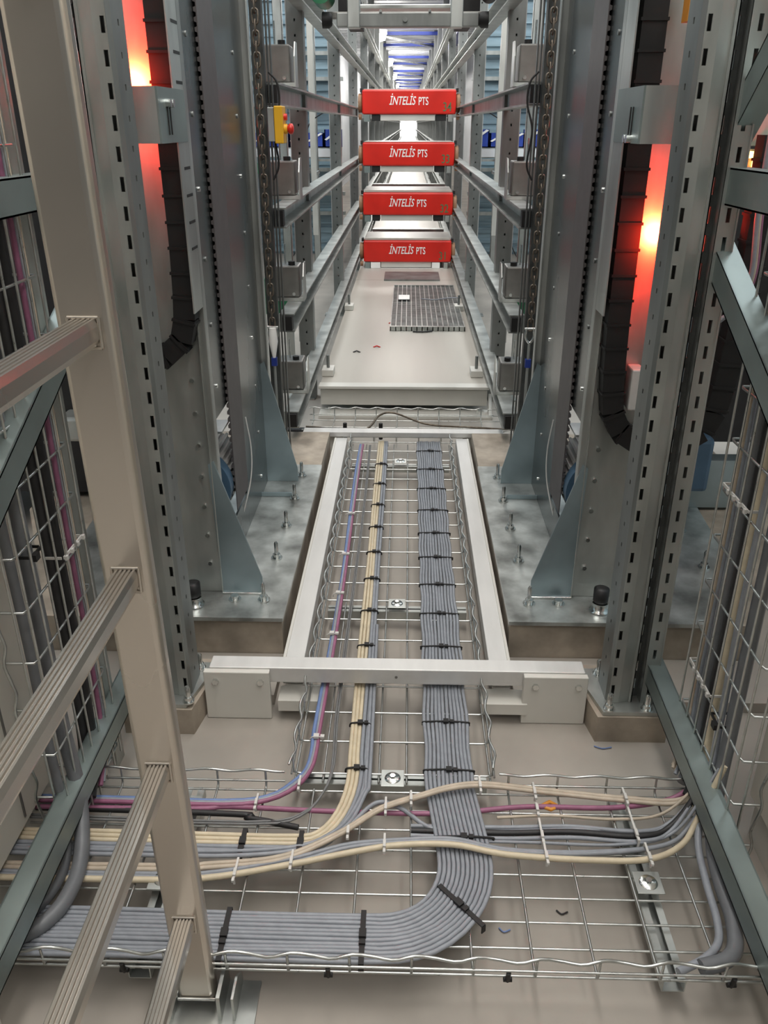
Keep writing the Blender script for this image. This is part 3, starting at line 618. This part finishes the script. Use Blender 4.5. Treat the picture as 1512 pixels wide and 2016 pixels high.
cbeam(xr, (1.67, 1.145), (.80, .745), .052, 1, 'bright sloping brace beam falling forward from the middle of the right upright')
cbeam(xr, (1.67, 1.25), (.5, 1.255), .062, 1, 'horizontal greenish beam running forward from the right upright')
cbeam(xr, (1.66, 1.31), (1.0, 1.92), .052, 1, 'rising brace beam at the top right of the frame')
xl = -.60
cbeam(xl, (1.60, .205), (.45, .175), .052, -1, 'low greenish beam running forward from the foot of the left slotted upright')
cbeam(xl, (1.62, 1.07), (.70, .66), .052, -1, 'sloping brace beam falling forward behind the ladder on the left')
cbeam(xl, (1.60, 1.245), (.5, 1.25), .055, -1, 'horizontal greenish beam crossing behind the ladder on the left')

# ------------------------------------------------------------------ white crossbar and tray rails
t = bar_t = thing('crossbar', (-.015, 1.63, 0), 'white aluminium crossbar with two bolted end plates in front of the tray', 'crossbar')
MB().box(-.465, .435, 1.622, 1.67, .098, .140).build('bar', M['bar'], t, .0025)
for x0, x1 in ((-.476, -.318), (.288, .440)):
    p = MB().box(x0, x1, 1.605, 1.6215, .001, .137).build('end_plate', M['white'], t, .002)
    for bx in (x0 + .028, x1 - .022):
        MB().cyl((bx, 1.605, .112), (bx, 1.598, .112), .008, 6).build('bolt', M['chrome'], p)
MB().cyl((-.015, 1.622, .119), (-.015, 1.6205, .119), .0035, 10).build('hole_plug', M['darkbox'], t)
for s, x0, x1 in ((-1, -.298, -.248), (1, .216, .266)):
    t = thing('side_rail', ((x0 + x1) / 2, 2.5, .05), 'long white aluminium rail along the %s of the cable tray' % SIDE[s], 'rail')
    MB().box(x0, x1, 1.675, 3.34, .055, .099).build('rail', M['bar'], t, .002)
    m = MB(); xo = x0 if s == -1 else x1
    m.box(xo - .0035, xo + .0035, 1.68, 3.33, .099, .103); m.build('edge_lip', M['white'], t)
    MB().box(x0 + .01, x1 + .03 * 0, 1.64, 1.9, .03, .054).build('splice', M['white'], t)
    for k in range(2):
        MB().cyl((xo, 1.74 + k * .2, .075), (xo + s * .006, 1.74 + k * .2, .075), .007, 6).build('bolt', M['chrome'], t)
for x0, x1, sd in ((-.30, -.2, 'left'), (.19, .30, 'right')):
    MB().box(x0, x1, 1.60, 1.66, .03, .06).build('tray_foot', M['white'], bar_t)

t = thing('far_crossbeam', (-.01, 3.38, 0), 'white crossbeam with two block feet at the far end of the tray', 'crossbeam')
MB().box(-.44, .42, 3.345, 3.40, .10, .122).build('beam', M['bar'], t, .002)
for x0, x1 in ((-.43, -.27), (.25, .40)):
    f = MB().box(x0, x1, 3.37, 3.41, .012, .0995).build('block_foot', M['white'], t, .002)
    MB().box(x0, x1, 3.31, 3.42, .0, .011).build('foot_flange', M['white'], t, .001)
    for bx in (x0 + .015, x1 - .02): MB().cyl((bx, 3.335, .011), (bx, 3.335, .035), .005, 8).build('bolt', M['chrome'], f)

# ------------------------------------------------------------------ wire mesh cable trays
WR = .0024
def tray(mb, f, L0, L1, half, hgt, nlong=7, pitch=.1, sides=(1, -1), wa=.0035):
    """f(l, c, h): length, across, height -> world"""
    for k in range(nlong + 1):
        c = -half + 2 * half * k / nlong
        mb.tube([f(L0, c, 0), f(L1, c, 0)], WR, 6)
    l = L0 + .02
    while l < L1:
        p = []
        for sd in (-1, 1):
            if sd in sides: q = [f(l, sd * half * 1.03, hgt), f(l, sd * half * 1.02, .008), f(l, sd * (half - .008), .0045)]
            else: q = [f(l, sd * half, .0045)]
            p += q if sd == -1 else q[::-1]
        mb.tube(p, WR, 6); l += pitch
    for sd in sides:
        mb.tube([f(L0, sd * half * 1.03, hgt * .45), f(L1, sd * half * 1.03, hgt * .45)], WR, 6)
        n = int((L1 - L0) / .0125); pts = []
        for i in range(n + 1):
            l = L0 + (L1 - L0) * i / n; ph = (l - L0 - .02) / pitch
            pts.append(f(l, sd * half * 1.03 + wa * 1.3 * sin(2 * pi * ph), hgt + wa * cos(2 * pi * ph) + wa * .35 * cos(4 * pi * ph)))
        mb.tube(pts, WR * 1.15, 6)
m = MB(); tray(m, lambda l, c, h: (-.018 + c, l, .072 + h), 1.32, 3.33, .205, .045, 7)
trB = m.build('cable_tray', M['wire'], label='wire mesh cable tray running away from the viewer between the white rails', cat='cable tray')
m = MB(); tray(m, lambda l, c, h: (l, 1.095 + c, .070 + h), -1.4, .60, .2, .045, 8, sides=(-1,), wa=.0028)
# far side is cut where the other tray joins
for a, b in ((-1.4, -.24), (.2, .60)):
    m.tube([(a, 1.301, .09), (b, 1.301, .09)], WR, 6)
    n = int((b - a) / .0125); m.tube([(a + (b - a) * i / n, 1.303, .115 + .0026 * cos(2 * pi * ((b - a) * i / n) / .1)) for i in range(n + 1)], WR * 1.15, 6)
    l = a + .02
    while l < b: m.tube([(l, 1.295, .0745), (l, 1.302, .08), (l, 1.303, .115)], WR, 6); l += .1
trA = m.build('cable_tray', M['wire'], label='wide wire mesh cable tray crossing the foreground', cat='cable tray')
# vertical trays
for s in (1, -1):
    m = MB(); xw = .602 if s == 1 else -.618
    yc_, hw_ = (1.312, .150) if s == 1 else (1.275, .13)
    tray(m, lambda l, c, h: (xw + s * h, yc_ + c, l), .07, 2.2, hw_, .055, 6)
    m.build('riser_tray', M['wire'], label='wire mesh tray climbing vertically with cables on the %s' % SIDE[s], cat='cable tray')
# sunken cross tray behind the far beam
m = MB(); tray(m, lambda l, c, h: (l, 3.62 + c, .03 + h), -.46, .46, .15, .06, 3)
m.build('cross_tray', M['wire'], label='small wire tray crossing the dark gap before the aisle deck', cat='cable tray')
MB().tube(spline([(-.46, 3.62, .05), (-.2, 3.56, .055), (-.12, 3.64, .1), (-.05, 3.66, .105), (.1, 3.58, .08), (.3, 3.6, .06), (.5, 3.6, .05)]), .005, 6).build('loose_cable', M['rust'], label='dark loose cable looping over the small cross tray', cat='cable')
for k, x in enumerate((-.27, -.11)):
    MB().tube([(x, 3.5, .035), (x, 3.5, .11)], .009, 8).build('black_clip', M['blackp'], label='%s black clip on the small cross tray' % ('left', 'right')[k], cat='clip')
MB().tube([(-.6, 3.56, .045), (-.3, 3.56, .045)], .02, 10).build('black_sleeve', M['blackp'], label='thick black sleeve entering the gap from the left', cat='sleeve')

# strut channels and clamp washers under the trays
def strut(x0, y0, x1, y1, z, w, lab):
    m = MB(); a = Vector((x0, y0, z)); b = Vector((x1, y1, z)); t = (b - a).normalized(); sd = Vector((t.y, -t.x, 0))
    m.bar(a, b, w, .002)
    for k in (1, -1): m.bar(a + sd * k * w / 2 + Vector((0, 0, .012)), b + sd * k * w / 2 + Vector((0, 0, .012)), .002, .024); m.bar(a + sd * k * (w / 2 - .006) + Vector((0, 0, .024)), b + sd * k * (w / 2 - .006) + Vector((0, 0, .024)), .012, .002)
    return m.build('strut_channel', M['galv'], label=lab, cat='channel')
strut(.448, .9, .448, 1.31, .035, .036, 'slotted steel channel under the right end of the foreground tray')
strut(-.43, .9, -.43, 1.31, .035, .036, 'slotted steel channel under the left part of the foreground tray')
for j, y in enumerate((1.34, 2.02, 3.12)):
    strut(-.215, y, .18, y, .038, .03, '%s steel channel under the long tray, counted from the front' % ORD[j])
for j, (x, y, lab) in enumerate(((-.018, 1.325, 'in the long tray just behind the foreground tray'), (-.018, 2.02, 'in the middle of the long tray'), (-.018, 3.12, 'near the far end of the long tray'), (.448, 1.075, 'in the foreground tray on the right'), (-.43, 1.06, 'in the foreground tray on the left'))):
    t = thing('clamp_plate', (x, y, .077), 'square clamp plate with a screw ' + lab, 'clamp', 'tray clamp plates')
    w = .024
    MB().box(x - w, x + w, y - w, y + w, .0795, .0815).build('plate', M['galv'], t, .0005)
    MB().tube([(x, y, .0816), (x, y, .084), (x, y, .0835)], [.017, .015, .010], 20).build('dished_washer', M['chrome'], t)
    MB().cyl((x, y, .084), (x, y, .089), .006, 6).build('screw', M['chrome'], t)

# ------------------------------------------------------------------ cables
R = .0042; PX = .0086; Z0 = .0815
def cable(path, r, mt, lab, group=None, n=8, name='cable'):
    return MB().tube(path, r, n).build(name, M[mt], label=lab, cat='cable', group=group)
NG = 12
for i in range(NG):
    x = .053 + i * PX; pts = []; y = 3.34
    pts.append((x + .001, 3.36, .055))
    while y > 1.32:
        w = sin(2 * pi * (y * 1.0) / .21)
        pts.append((x + .0006 * sin(7 * y + i * 1.3) + (i - 5.5) * .0004 * w, y, Z0 + .0012 * sin(5 * y + i * 2.1) + .0008 * abs(w))); y -= .04
    # arc turning left: bend centre
    cxb, cyb = -.055, 1.125; r = x - cxb + .02
    ry = r * .95
    dx = [0, .006, .012, .018]
    for k, d in enumerate(dx): pts.append((x + d, 1.30 - .05 * k, Z0))
    yt = .992 - i * .0079; x1 = x + .02
    for a in range(0, 91, 9):
        A = radians(a); rx = .105 + i * PX; r2 = 1.105 - yt
        pts.append((x1 - rx + rx * cos(A), 1.105 - r2 * sin(A), Z0 + .001 * sin(a * .1 + i)))
    xq = x1 - (.105 + i * PX) - .04
    while xq > -1.42: pts.append((xq, yt + .0006 * sin(9 * xq + i), Z0 + .0012 * sin(8 * xq + i * 1.7))); xq -= .05
    cable(pts, R, 'grey', 'grey cable in the wide flat bundle that bends left in the foreground', 'grey cables of the wide bundle')
# a second layer in part so that the bundle has some thickness
# cream bundle: 3 cream + 2 grey
names = [('beige', 'cream'), ('beige', 'cream'), ('beige', 'cream'), ('grey', 'grey'), ('grey', 'grey')]
for i, (mt, w) in enumerate(names):
    x = -.112 + i * .0088; pts = [(x, 3.36, .055)]; y = 3.34
    while y > 1.36: pts.append((x + .0008 * sin(6 * y + i), y, Z0 + .001 * sin(5 * y + 2 * i))); y -= .05
    yt = 1.165 - i * .0098
    for a in range(0, 91, 10):
        A = radians(a); rx = .075 + i * .0105; ry = 1.34 - yt
        pts.append((x + .002 - rx + rx * cos(A), 1.34 - ry * sin(A), Z0))
    xq = x - .075 - i * .0105 - .06
    while xq > -1.42: pts.append((xq, yt + .0008 * sin(7 * xq), Z0 + .001 * sin(8 * xq + i))); xq -= .06
    cable(pts, .0046, mt, '%s cable in the narrow bundle left of the wide grey one' % w, '%s cables of the narrow bundle' % w)
for i in range(2):    # third pair of grey cables splitting off to the right
    cable(spline([(-.078 + i * .008, 1.9, Z0 + .003), (-.074 + i * .008, 1.36, Z0 + .002), (-.08 + i * .006, 1.27, .086), (-.13 + i * .01, 1.17, .087), (-.25, 1.125 - i * .01, .087), (-.6, 1.118 - i * .01, .085), (-1.42, 1.12 - i * .01, .085)]), .0042, 'grey', 'grey cable leaving the narrow bundle in a wide left bend', 'grey cables splitting left')
cable(spline([(-.10, 1.19, .083), (-.05, 1.245, .09), (0, 1.238, .084), (.07, 1.19, .078), (.2, 1.19, .077), (.35, 1.2, .077), (.5, 1.20, .079), (.56, 1.24, .09)]), .0045, 'grey', 'grey cable arching out of the narrow bundle towards the right')
# blue, magenta, on far left of the tray
def wob(x, k): return [(x(y) + .002 * sin(4 * y + k), y, Z0 + .001 * sin(6 * y + k)) for y in [3.3 - .08 * i for i in range(24)]]
for k, (mt, nm, off) in enumerate((('blue', 'blue', -.002), ('purple', 'magenta', .008), ('grey', 'grey', .003))):
    f = lambda y, off=off: -.189 + off + .003 * (y - 2.2) + .004 * sin(3.5 * y)
    pts = wob(f, k) + [(-.194 + off, 1.40, Z0), (-.2 + off, 1.345, Z0), (-.225 + off, 1.30 - off, .083), (-.27, 1.262 - off, .083), (-.36, 1.247 - off, .083), (-.6, 1.250 - off, .083), (-1.42, 1.25 - off, .083)]
    cable(spline(pts, 3), .0048, mt, '%s cable along the left edge of the long tray, curving left in front' % nm)
for k in range(2):
    pts = [(-.15 + k * .005 + .003 * sin(3 * y), y, .08) for y in [3.3 - .1 * i for i in range(19)]] + [(-.148 + k * .004, 1.36, .08), (-.16, 1.28, .08), (-.2, 1.22 - k * .006, .081), (-.3, 1.198 - k * .006, .081), (-.7, 1.205 - k * .007, .081), (-1.42, 1.21 - k * .007, .081)]
    cable(spline(pts, 3), .0024, 'gmid', 'thin grey wire between the blue cable and the cream bundle', 'thin grey wires in the long tray')
# crossing cables in the foreground tray
cable(spline([(-1.42, 1.225, .080), (-.5, 1.228, .080), (-.35, 1.238, .079), (-.2, 1.235, .077), (-.05, 1.232, .077), (.1, 1.235, .077), (.25, 1.255, .078), (.42, 1.255, .08), (.54, 1.275, .085), (.60, 1.29, .12)]), .0052, 'purple', 'magenta cable crossing the foreground tray under the grey bundle')
cable(spline([(-1.42, 1.235, .078), (-.4, 1.222, .078), (-.3, 1.21, .078), (-.2, 1.19, .077)]), .006, 'black', 'black cable ending beside the cream bundle on the left')
for k in range(2):
    cable(spline([(-1.42, 1.085 - k * .009, .081), (-.5, 1.088 - k * .009, .081), (-.35, 1.095 - k * .009, .082), (-.22, 1.11 - k * .008, .088), (-.12, 1.16 - k * .007, .096), (-.04, 1.225 - k * .006, .098), (.04, 1.262 - k * .006, .098), (.1, 1.285 - k * .007, .1), (.17, 1.295 - k * .008, .1), (.3, 1.290 - k * .008, .09), (.45, 1.275 - k * .008, .088), (.56, 1.262 - k * .008, .1), (.605, 1.27, .16)]), .0045, 'tan', 'tan cable snaking from lower left over the grey bundle to the right', 'pair of tan cables')
for k in range(2):
    cable(spline([(-1.42, 1.068 - k * .007, .08), (-.5, 1.07 - k * .007, .08), (-.35, 1.075 - k * .007, .081), (-.2, 1.105 - k * .01, .088), (-.1, 1.135 - k * .008, .094), (.0, 1.145 - k * .006, .098), (.1, 1.15 - k * .006, .098), (.2, 1.135 - k * .004, .090), (.35, 1.14 - k * .004, .082), (.5, 1.16, .083), (.56, 1.20, .1), (.615, 1.23, .2)]), .0042, 'grey', 'grey cable running with the lower cream cable across the tray', 'grey cables beside the lower cream cable')
cable(spline([(-1.42, 1.052, .082), (-.5, 1.055, .082), (-.35, 1.062, .083), (-.2, 1.09, .09), (-.08, 1.118, .096), (.0, 1.132, .099), (.1, 1.135, .099), (.2, 1.120, .093), (.35, 1.118, .086), (.46, 1.122, .087), (.53, 1.155, .09), (.57, 1.20, .11), (.612, 1.225, .22)]), .0058, 'beige', 'cream cable crossing lowest over the grey bundle in the foreground')
for k in range(3):
    cable(spline([(.02, 1.20 - k * .012, .077), (.2, 1.2 - k * .014, .078), (.33, 1.205 - k * .014, .079), (.46, 1.195 - k * .012, .080), (.53, 1.215 - k * .008, .09), (.612, 1.26 + k * .01, .17)]), .0042 if k != 1 else .0058, 'grey' if k != 1 else 'black', ('upper grey', 'black', 'lower grey')[k] + ' cable in the right half of the foreground tray')
cable(spline([(.02, 1.165, .078), (.25, 1.163, .079), (.42, 1.162, .08), (.53, 1.19, .09), (.61, 1.24, .2)]), .003, 'grey', 'thin grey cable just behind the lower cream cable on the right')
cable(spline([(.19, 1.225, .078), (.3, 1.232, .079), (.42, 1.225, .08), (.52, 1.235, .09), (.61, 1.28, .15)]), .003, 'tan', 'thin tan cable between magenta and black ones on the right')
# riser cables right
RIS = [('tan', .0042, 1.440, .618), ('tan', .0042, 1.431, .622), ('grey', .0042, 1.422, .618), ('grey2', .012, 1.397, .625), ('black', .010, 1.362, .624), ('beige', .008, 1.338, .622), ('tan', .003, 1.449, .62)]
for k, (mt, r, y, x) in enumerate(RIS):
    nm = {'tan': 'tan', 'grey': 'slim grey', 'grey2': 'thick dark grey', 'black': 'black', 'beige': 'cream'}[mt]
    cable(spline([(x - .05, y - .09, .10), (x - .015, y - .04, .14), (x, y, .25), (x + .002, y, .6), (x, y, 1.0), (x, y, 1.5), (x, y, 2.2)], 5), r, mt, '%s cable rising inside the right wall tray, %s from its far edge' % (nm, ORD[k]))
cable(spline([(.487, .905, .088), (.53, .918, .088), (.556, .945, .088), (.570, 1.0, .088), (.574, 1.07, .088), (.585, 1.15, .098), (.612, 1.23, .145), (.636, 1.28, .26), (.642, 1.295, .5), (.642, 1.295, .9), (.642, 1.295, 2.2)], 6), .0135, 'grey2', 'thick dark hose curving down the near edge of the right wall tray')
cable(spline([(.45, .90, .083), (.50, .925, .083), (.532, .955, .083), (.545, 1.0, .083), (.552, 1.08, .083), (.565, 1.17, .092), (.60, 1.25, .145), (.622, 1.30, .26), (.622, 1.312, .5), (.622, 1.312, .9), (.622, 1.312, 2.2)], 6), .0070, 'grey', 'slimmer grey hose beside the thick one on the right')
RIL = [('black', .010, 1.335, -.64), ('black', .010, 1.322, -.655), ('purple', .005, 1.367, -.632), ('grey', .004, 1.378, -.63), ('tan', .004, 1.388, -.632), ('tan', .003, 1.396, -.632)]
for k, (mt, r, y, x) in enumerate(RIL):
    nm = {'tan': 'tan', 'grey': 'slim grey', 'black': 'black', 'purple': 'magenta'}[mt]
    cable(spline([(x + .02, y - .1, .10), (x + .01, y - .04, .14), (x, y, .25), (x, y, .6), (x, y, 1.0), (x, y, 1.5), (x, y, 2.2)], 5), r, mt, '%s cable rising inside the left wall tray, %s of that group' % (nm, ORD[k]))
cable(spline([(-.66, .915, .092), (-.61, .945, .092), (-.583, 1.0, .095), (-.588, 1.09, .10), (-.615, 1.18, .16), (-.636, 1.21, .3), (-.64, 1.215, .5), (-.645, 1.22, .9), (-.645, 1.22, 2.2)], 6), .0145, 'grey2', 'thick dark hose curving down the left wall tray')
cable(spline([(-.68, .935, .09), (-.64, .965, .09), (-.615, 1.02, .09), (-.615, 1.09, .10), (-.635, 1.15, .17), (-.65, 1.175, .3), (-.65, 1.18, .5), (-.655, 1.185, .9), (-.655, 1.185, 2.2)], 6), .009, 'grey2', 'slimmer dark hose behind the thick one on the left')
# ------------------------------------------------------------------ cable ties
def strap(path_pts, w, mt, lab, group, name='cable_tie', th=.0016):
    m = MB(); P = [Vector(p) for p in path_pts[0]]; d = Vector(path_pts[1]).normalized()
    for a, b in zip(P, P[1:]):
        t = (b - a).normalized(); m.bar(a, b, w, th, up=t.cross(d))
    return m.build(name, M[mt], label=lab, cat='cable tie', group=group)
def tie_over_x(x0, x1, y, zc, r, mt, lab, grp, w=.006, knot=None):
    p = [(x0 - r * 1.3, y, zc - r), (x0 - r * 1.2, y, zc + r * .3), (x0 - r * .3, y, zc + r * 1.25), ((x0 + x1) / 2, y + .002, zc + r * 1.45), (x1 + r * .3, y, zc + r * 1.25), (x1 + r * 1.2, y, zc + r * .3), (x1 + r * 1.3, y, zc - r)]
    m = MB().tube(spline(p, 4), w * .38, 6)
    kx = knot if knot is not None else (x0 + x1) / 2
    m.box(kx - .006, kx + .006, y - .006, y + .006, zc + r * 1.3, zc + r * 1.3 + .006); m.box(kx + .009, kx + .018, y - .005, y + .004, zc + r * 1.3, zc + r * 1.3 + .005)
    return m.build('cable_tie', M[mt], label=lab, cat='cable tie', group=grp)
gx1_ = .053 + 11 * PX
for k, y in enumerate((1.50, 1.345, 1.80, 1.96, 2.12, 2.29, 2.46, 2.64, 2.83, 3.02, 3.22)):
    wh = 'before' if k < 2 else 'behind'
    tie_over_x(.053, gx1_, y, Z0, R, 'blackp', 'black tie round the wide grey bundle, %s %s the white crossbar' % (ORD[k] if k < 2 else ORD[k - 2], wh), 'black ties on the grey bundle')
for k, y in enumerate((1.49, 1.345, 1.80, 1.97, 2.15, 2.32, 2.50, 2.68, 2.87, 3.07)):
    wh = 'before' if k < 2 else 'behind'
    tie_over_x(-.112, -.077, y, Z0, .0046, 'blackp', 'black tie round the narrow cream bundle, %s %s the white crossbar' % (ORD[k] if k < 2 else ORD[k - 2], wh), 'black ties on the cream bundle')
tie_over_x(.070, .172, 1.165, Z0, R, 'blackp', 'black tie on the grey bundle just under the crossing tan cables', 'black ties on the grey bundle')
def tie_gen(a, b, z, mt, lab, grp, w=.009, head=.5):
    a = Vector((*a, z)); b = Vector((*b, z)); m = MB(); dz = Vector((0, 0, .0075)); e_ = (b - a).normalized() * .003
    m.bar(a - e_ - dz * 1.3, a - e_ + dz * .6, w, .002, up=(b - a)); m.bar(a - e_ + dz * .75, b + e_ + dz * .75, w, .002); m.bar(b + e_ - dz * 1.3, b + e_ + dz * .6, w, .002, up=(b - a))
    h = a.lerp(b, head); t = (b - a).normalized() * .008; m.bar(h - t + dz, h + t + dz, w * 1.35, .006)
    m.bar(h + t * 1.6 + dz, h + t * 2.6 + dz, w * 1.2, .005)
    return m.build('cable_tie', M[mt], label=lab, cat='cable tie', group=grp)
tie_gen((-.062, .995), (-.062, .899), Z0, 'blackp', 'black tie across the grey bundle in the foreground, right of the ladder', 'black ties on the grey bundle', head=.45)
tie_gen((-.295, .995), (-.295, .899), Z0, 'blackp', 'black tie across the grey bundle beside the ladder stile', 'black ties on the grey bundle', head=.5)
tie_gen((.072, 1.052), (.141, .975), Z0, 'blackp', 'black tie slanting across the bend of the grey bundle', 'black ties on the grey bundle', head=.45)
tie_gen((-.30, 1.172), (-.30, 1.115), Z0, 'blackp', 'black tie across the cream bundle near the ladder stile', 'black ties on the cream bundle', head=.5)
tie_gen((-.19, 1.170), (-.19, 1.118), Z0, 'blackp', 'black tie across the cream bundle where it begins to bend', 'black ties on the cream bundle', head=.5)
for k, (x, y0, y1, z) in enumerate(((-.29, 1.262, 1.235, .084), (-.21, 1.315, 1.29, .084), (-.30, 1.10, 1.06, .084), (-.20, 1.115, 1.085, .09), (-.10, 1.17, 1.155, .098), (-.03, 1.245, 1.215, .098), (-.03, 1.15, 1.12, .1), (.02, 1.262, 1.24, .1), (.16, 1.305, 1.275, .102), (.27, 1.30, 1.27, .092), (.27, 1.25, 1.235, .086), (.27, 1.21, 1.16, .086), (.27, 1.145, 1.11, .09), (.45, 1.29, 1.26, .092), (.45, 1.245, 1.16, .088), (.46, 1.15, 1.112, .09))):
    tie_gen((x, y0), (x, y1), z, 'tie', 'small white nylon tie in the foreground tray, %s counted from the left' % ORD[k], 'white nylon ties', w=.004, head=.8)
for k, y in enumerate((1.44, 1.85, 2.06, 2.3, 2.6)):
    tie_over_x(-.197, -.182, y, Z0, .005, 'tie', 'white tie round the blue and magenta cables, %s from the front' % ORD[k], 'white ties on the blue cable', w=.004)
# ties on risers
for s, items in ((1, ((.30, 1.455, 1.33, .606, 'tie'), (.70, 1.455, 1.33, .606, 'tie'), (.265, 1.32, 1.28, .612, 'blackp'))), (-1, ((.60, 1.40, 1.31, -.622, 'tie'), (.90, 1.40, 1.31, -.622, 'tie'), (.66, 1.24, 1.2, -.625, 'blackp')))):
    for k, (z, ya, yb_, x, mt) in enumerate(items):
        m = MB(); m.box(x - .002, x + s * .035, ya, ya + .002, z, z + .005); m.box(x - .002, x + s * .035, yb_ - .002, yb_, z, z + .005); m.box(x - s * .0035, x - s * .001, yb_, ya, z, z + .006)
        if mt == 'blackp': m.box(x - s * .012, x - s * .003, yb_ - .004, yb_ + .012, z - .003, z + .009)
        else: [m.box(x - s * .008, x - s * .003, yb_ + j * .028, yb_ + j * .028 + .008, z - .002, z + .006) for j in range(4)]
        m.build('cable_tie', M[mt], label=('%s tie on the cables of the %s wall tray, %s' % ('black' if mt == 'blackp' else 'white', SIDE[s], ('lower row', 'upper row', 'on the thick hose')[k])), cat='cable tie', group='ties on the wall trays')
MB().tube([(.282, 1.258, .078), (.30, 1.268, .08), (.318, 1.258, .078), (.30, 1.248, .079), (.282, 1.258, .078)], .004, 6).build('orange_ring', M['orange'], label='small orange ring on the wires right of the grey bundle', cat='ring')

# ------------------------------------------------------------------ cream cabinets beside the wall trays
for s in (1, -1):
    x = .70 if s == 1 else -.72
    t = thing('cabinet', (x + s * .3, .9, 0), 'tall cream painted cabinet behind the wall tray on the %s' % SIDE[s], 'cabinet')
    xa, xb = sorted((x, x + s * .6))
    y1_ = 1.28 if s == 1 else 1.40
    MB().box(xa, xb, .3, y1_, .10, 2.4).build('body', M['cream'], t, .004)
    MB().box(xa + (.012 if s == 1 else 0), xb - (.012 if s == -1 else 0), .31, y1_ - .01, 0, .099).build('plinth', M['white'], t)
    m = MB(); 
    for yy in (1.16, .75): m.box(x - s * .003, x + s * .0, yy, yy + .004, .12, 2.38)
    m.build('panel_seam', M['darkbox'], t)
MB().box(-.645, -.640, 1.425, 1.47, .0, 2.2).build('flat_post', M['galv'], label='flat light grey post beside the left wall tray', cat='post')

# ------------------------------------------------------------------ ladder
t = thing('ladder', (-.325, .87, .01), 'aluminium ladder with ribbed rungs standing in the left foreground', 'ladder')
lx0, lx1, ly = -.3585, -.2975, .87
m = MB(); P = [(lx0 + .004, ly), (lx1 - .009, ly), (lx1 - .003, ly + .003), (lx1, ly + .009), (lx1, ly + .021), (lx1 - .004, ly + .025), (lx0 + .004, ly + .025), (lx0, ly + .021), (lx0, ly + .004)]
m.prism(P, 'z', .03, 2.6); 
# splay a little to match the photographed lean of the stile
st = m.build('stile', M['alu'], t)
m2 = MB(); m2.prism([(p, q - .47 - .02) for p, q in P], 'z', .03, 2.6); st2 = m2.build('stile', M['alu'], t)
for so in (st, st2):
    for v in so.data.vertices: v.co.x -= .0135 * v.co.z
    bv = so.modifiers.new('bevel', 'BEVEL'); bv.width = .006; bv.segments = 4; bv.limit_method = 'ANGLE'
    for pl in so.data.polygons: pl.use_smooth = False
for z in (.205, .509, .815, 1.118, 1.455, 1.77):
    m = MB(); x = -.328 - .0135 * z; hw = .015; ang = []
    # square-ish rung with ribs on top
    prof = [(-.0155, -.006), (-.013, -.0125), (-.007, -.0155), (.007, -.0155), (.013, -.0125), (.0155, -.006), (.0155, .008), (.0145, .011)]
    ribs = []
    k = 5
    for i in range(k):
        a = .013 - i * .026 / k; ribs += [(a, .0155), (a - .0026, .0155), (a - .0032, .0132), (a - .0046, .0132)]
    prof += ribs + [(-.015, .011)]
    prof[-1] = (-.0150, .009); m.prism([(x + p, z + q) for p, q in prof], 'y', ly - .47, ly)
    m.build('rung', M['rung'], t)
    w = []
    m = MB(); c = [(-.0165, -.0165), (.0165, -.0165), (.0165, .0165), (-.0165, .0165), (-.0165, -.0165)]
    for a, b in zip(c, c[1:]): m.cyl((x + a[0], ly - .001, z + a[1]), (x + b[0], ly - .001, z + b[1]), .002, 6)
    m.build('weld', M['alu'], t)
m = MB(); m.box(lx0 - .012, lx0 - .006, ly - .02, ly + .05, .006, .05); m.box(lx1 + .006, lx1 + .012, ly - .02, ly + .05, .006, .062)
m.box(lx0 - .03, lx1 + .065, ly - .05, ly + .05, .001, .007); m.prism([(ly - .02, .007), (ly + .05, .007), (ly + .05, .03), (ly + .02, .06), (ly - .02, .06)], 'x', lx1 + .03, lx1 + .034)
m.build('foot_bracket', M['galv'], t)
m = MB(); m.tube([(lx0, ly - .003, .034), (lx1, ly - .003, .034)], .003, 6); m.cyl((lx0 - .014, ly + .01, .03), (lx0 - .002, ly + .01, .03), .008, 8); m.build('foot_bolt', M['chrome'], t)

# ------------------------------------------------------------------ small floor litter and floor bolts
for x, y, z, mt, lab in ((.47, 1.52, .003, 'blue', 'blue wire offcut on the floor before the right footing'), (.238, 1.98, .004, 'orange', 'tiny reddish scrap between tray and right rail'), (.30, 1.07, .003, 'black', 'small black offcut under the tray'), (.19, 1.03, .003, 'blue', 'tiny blue scrap under the tray')):
    MB().tube(spline([(x - .01 * (1 + (x > .4)), y + .006, z), (x - .002, y - .002, z), (x + .01 * (1 + (x > .4)), y + .003, z)], 4), .0016, 6).build('offcut', M[mt], label=lab, cat='scrap')
t = thing('floor_bolt', (-.40, .86, 0), 'small hexagon bolt in the floor beside the ladder foot', 'bolt')
MB().cyl((-.40, .86, .0005), (-.40, .86, .003), .012, 14).build('washer', M['chrome'], t)
MB().cyl((-.40, .86, .003), (-.40, .86, .012), .007, 6).build('head', M['chrome'], t)
for x in (.176, -.115, .535, -.45):
    m = MB(); m.tube([(x, .893, .062), (x, .889, .075), (x, .887, .088)], .004, 8); m.cyl((x - .007, .893, .066), (x + .007, .893, .066), .005, 8)
    m.build('edge_clip', M['blackp'], trA)
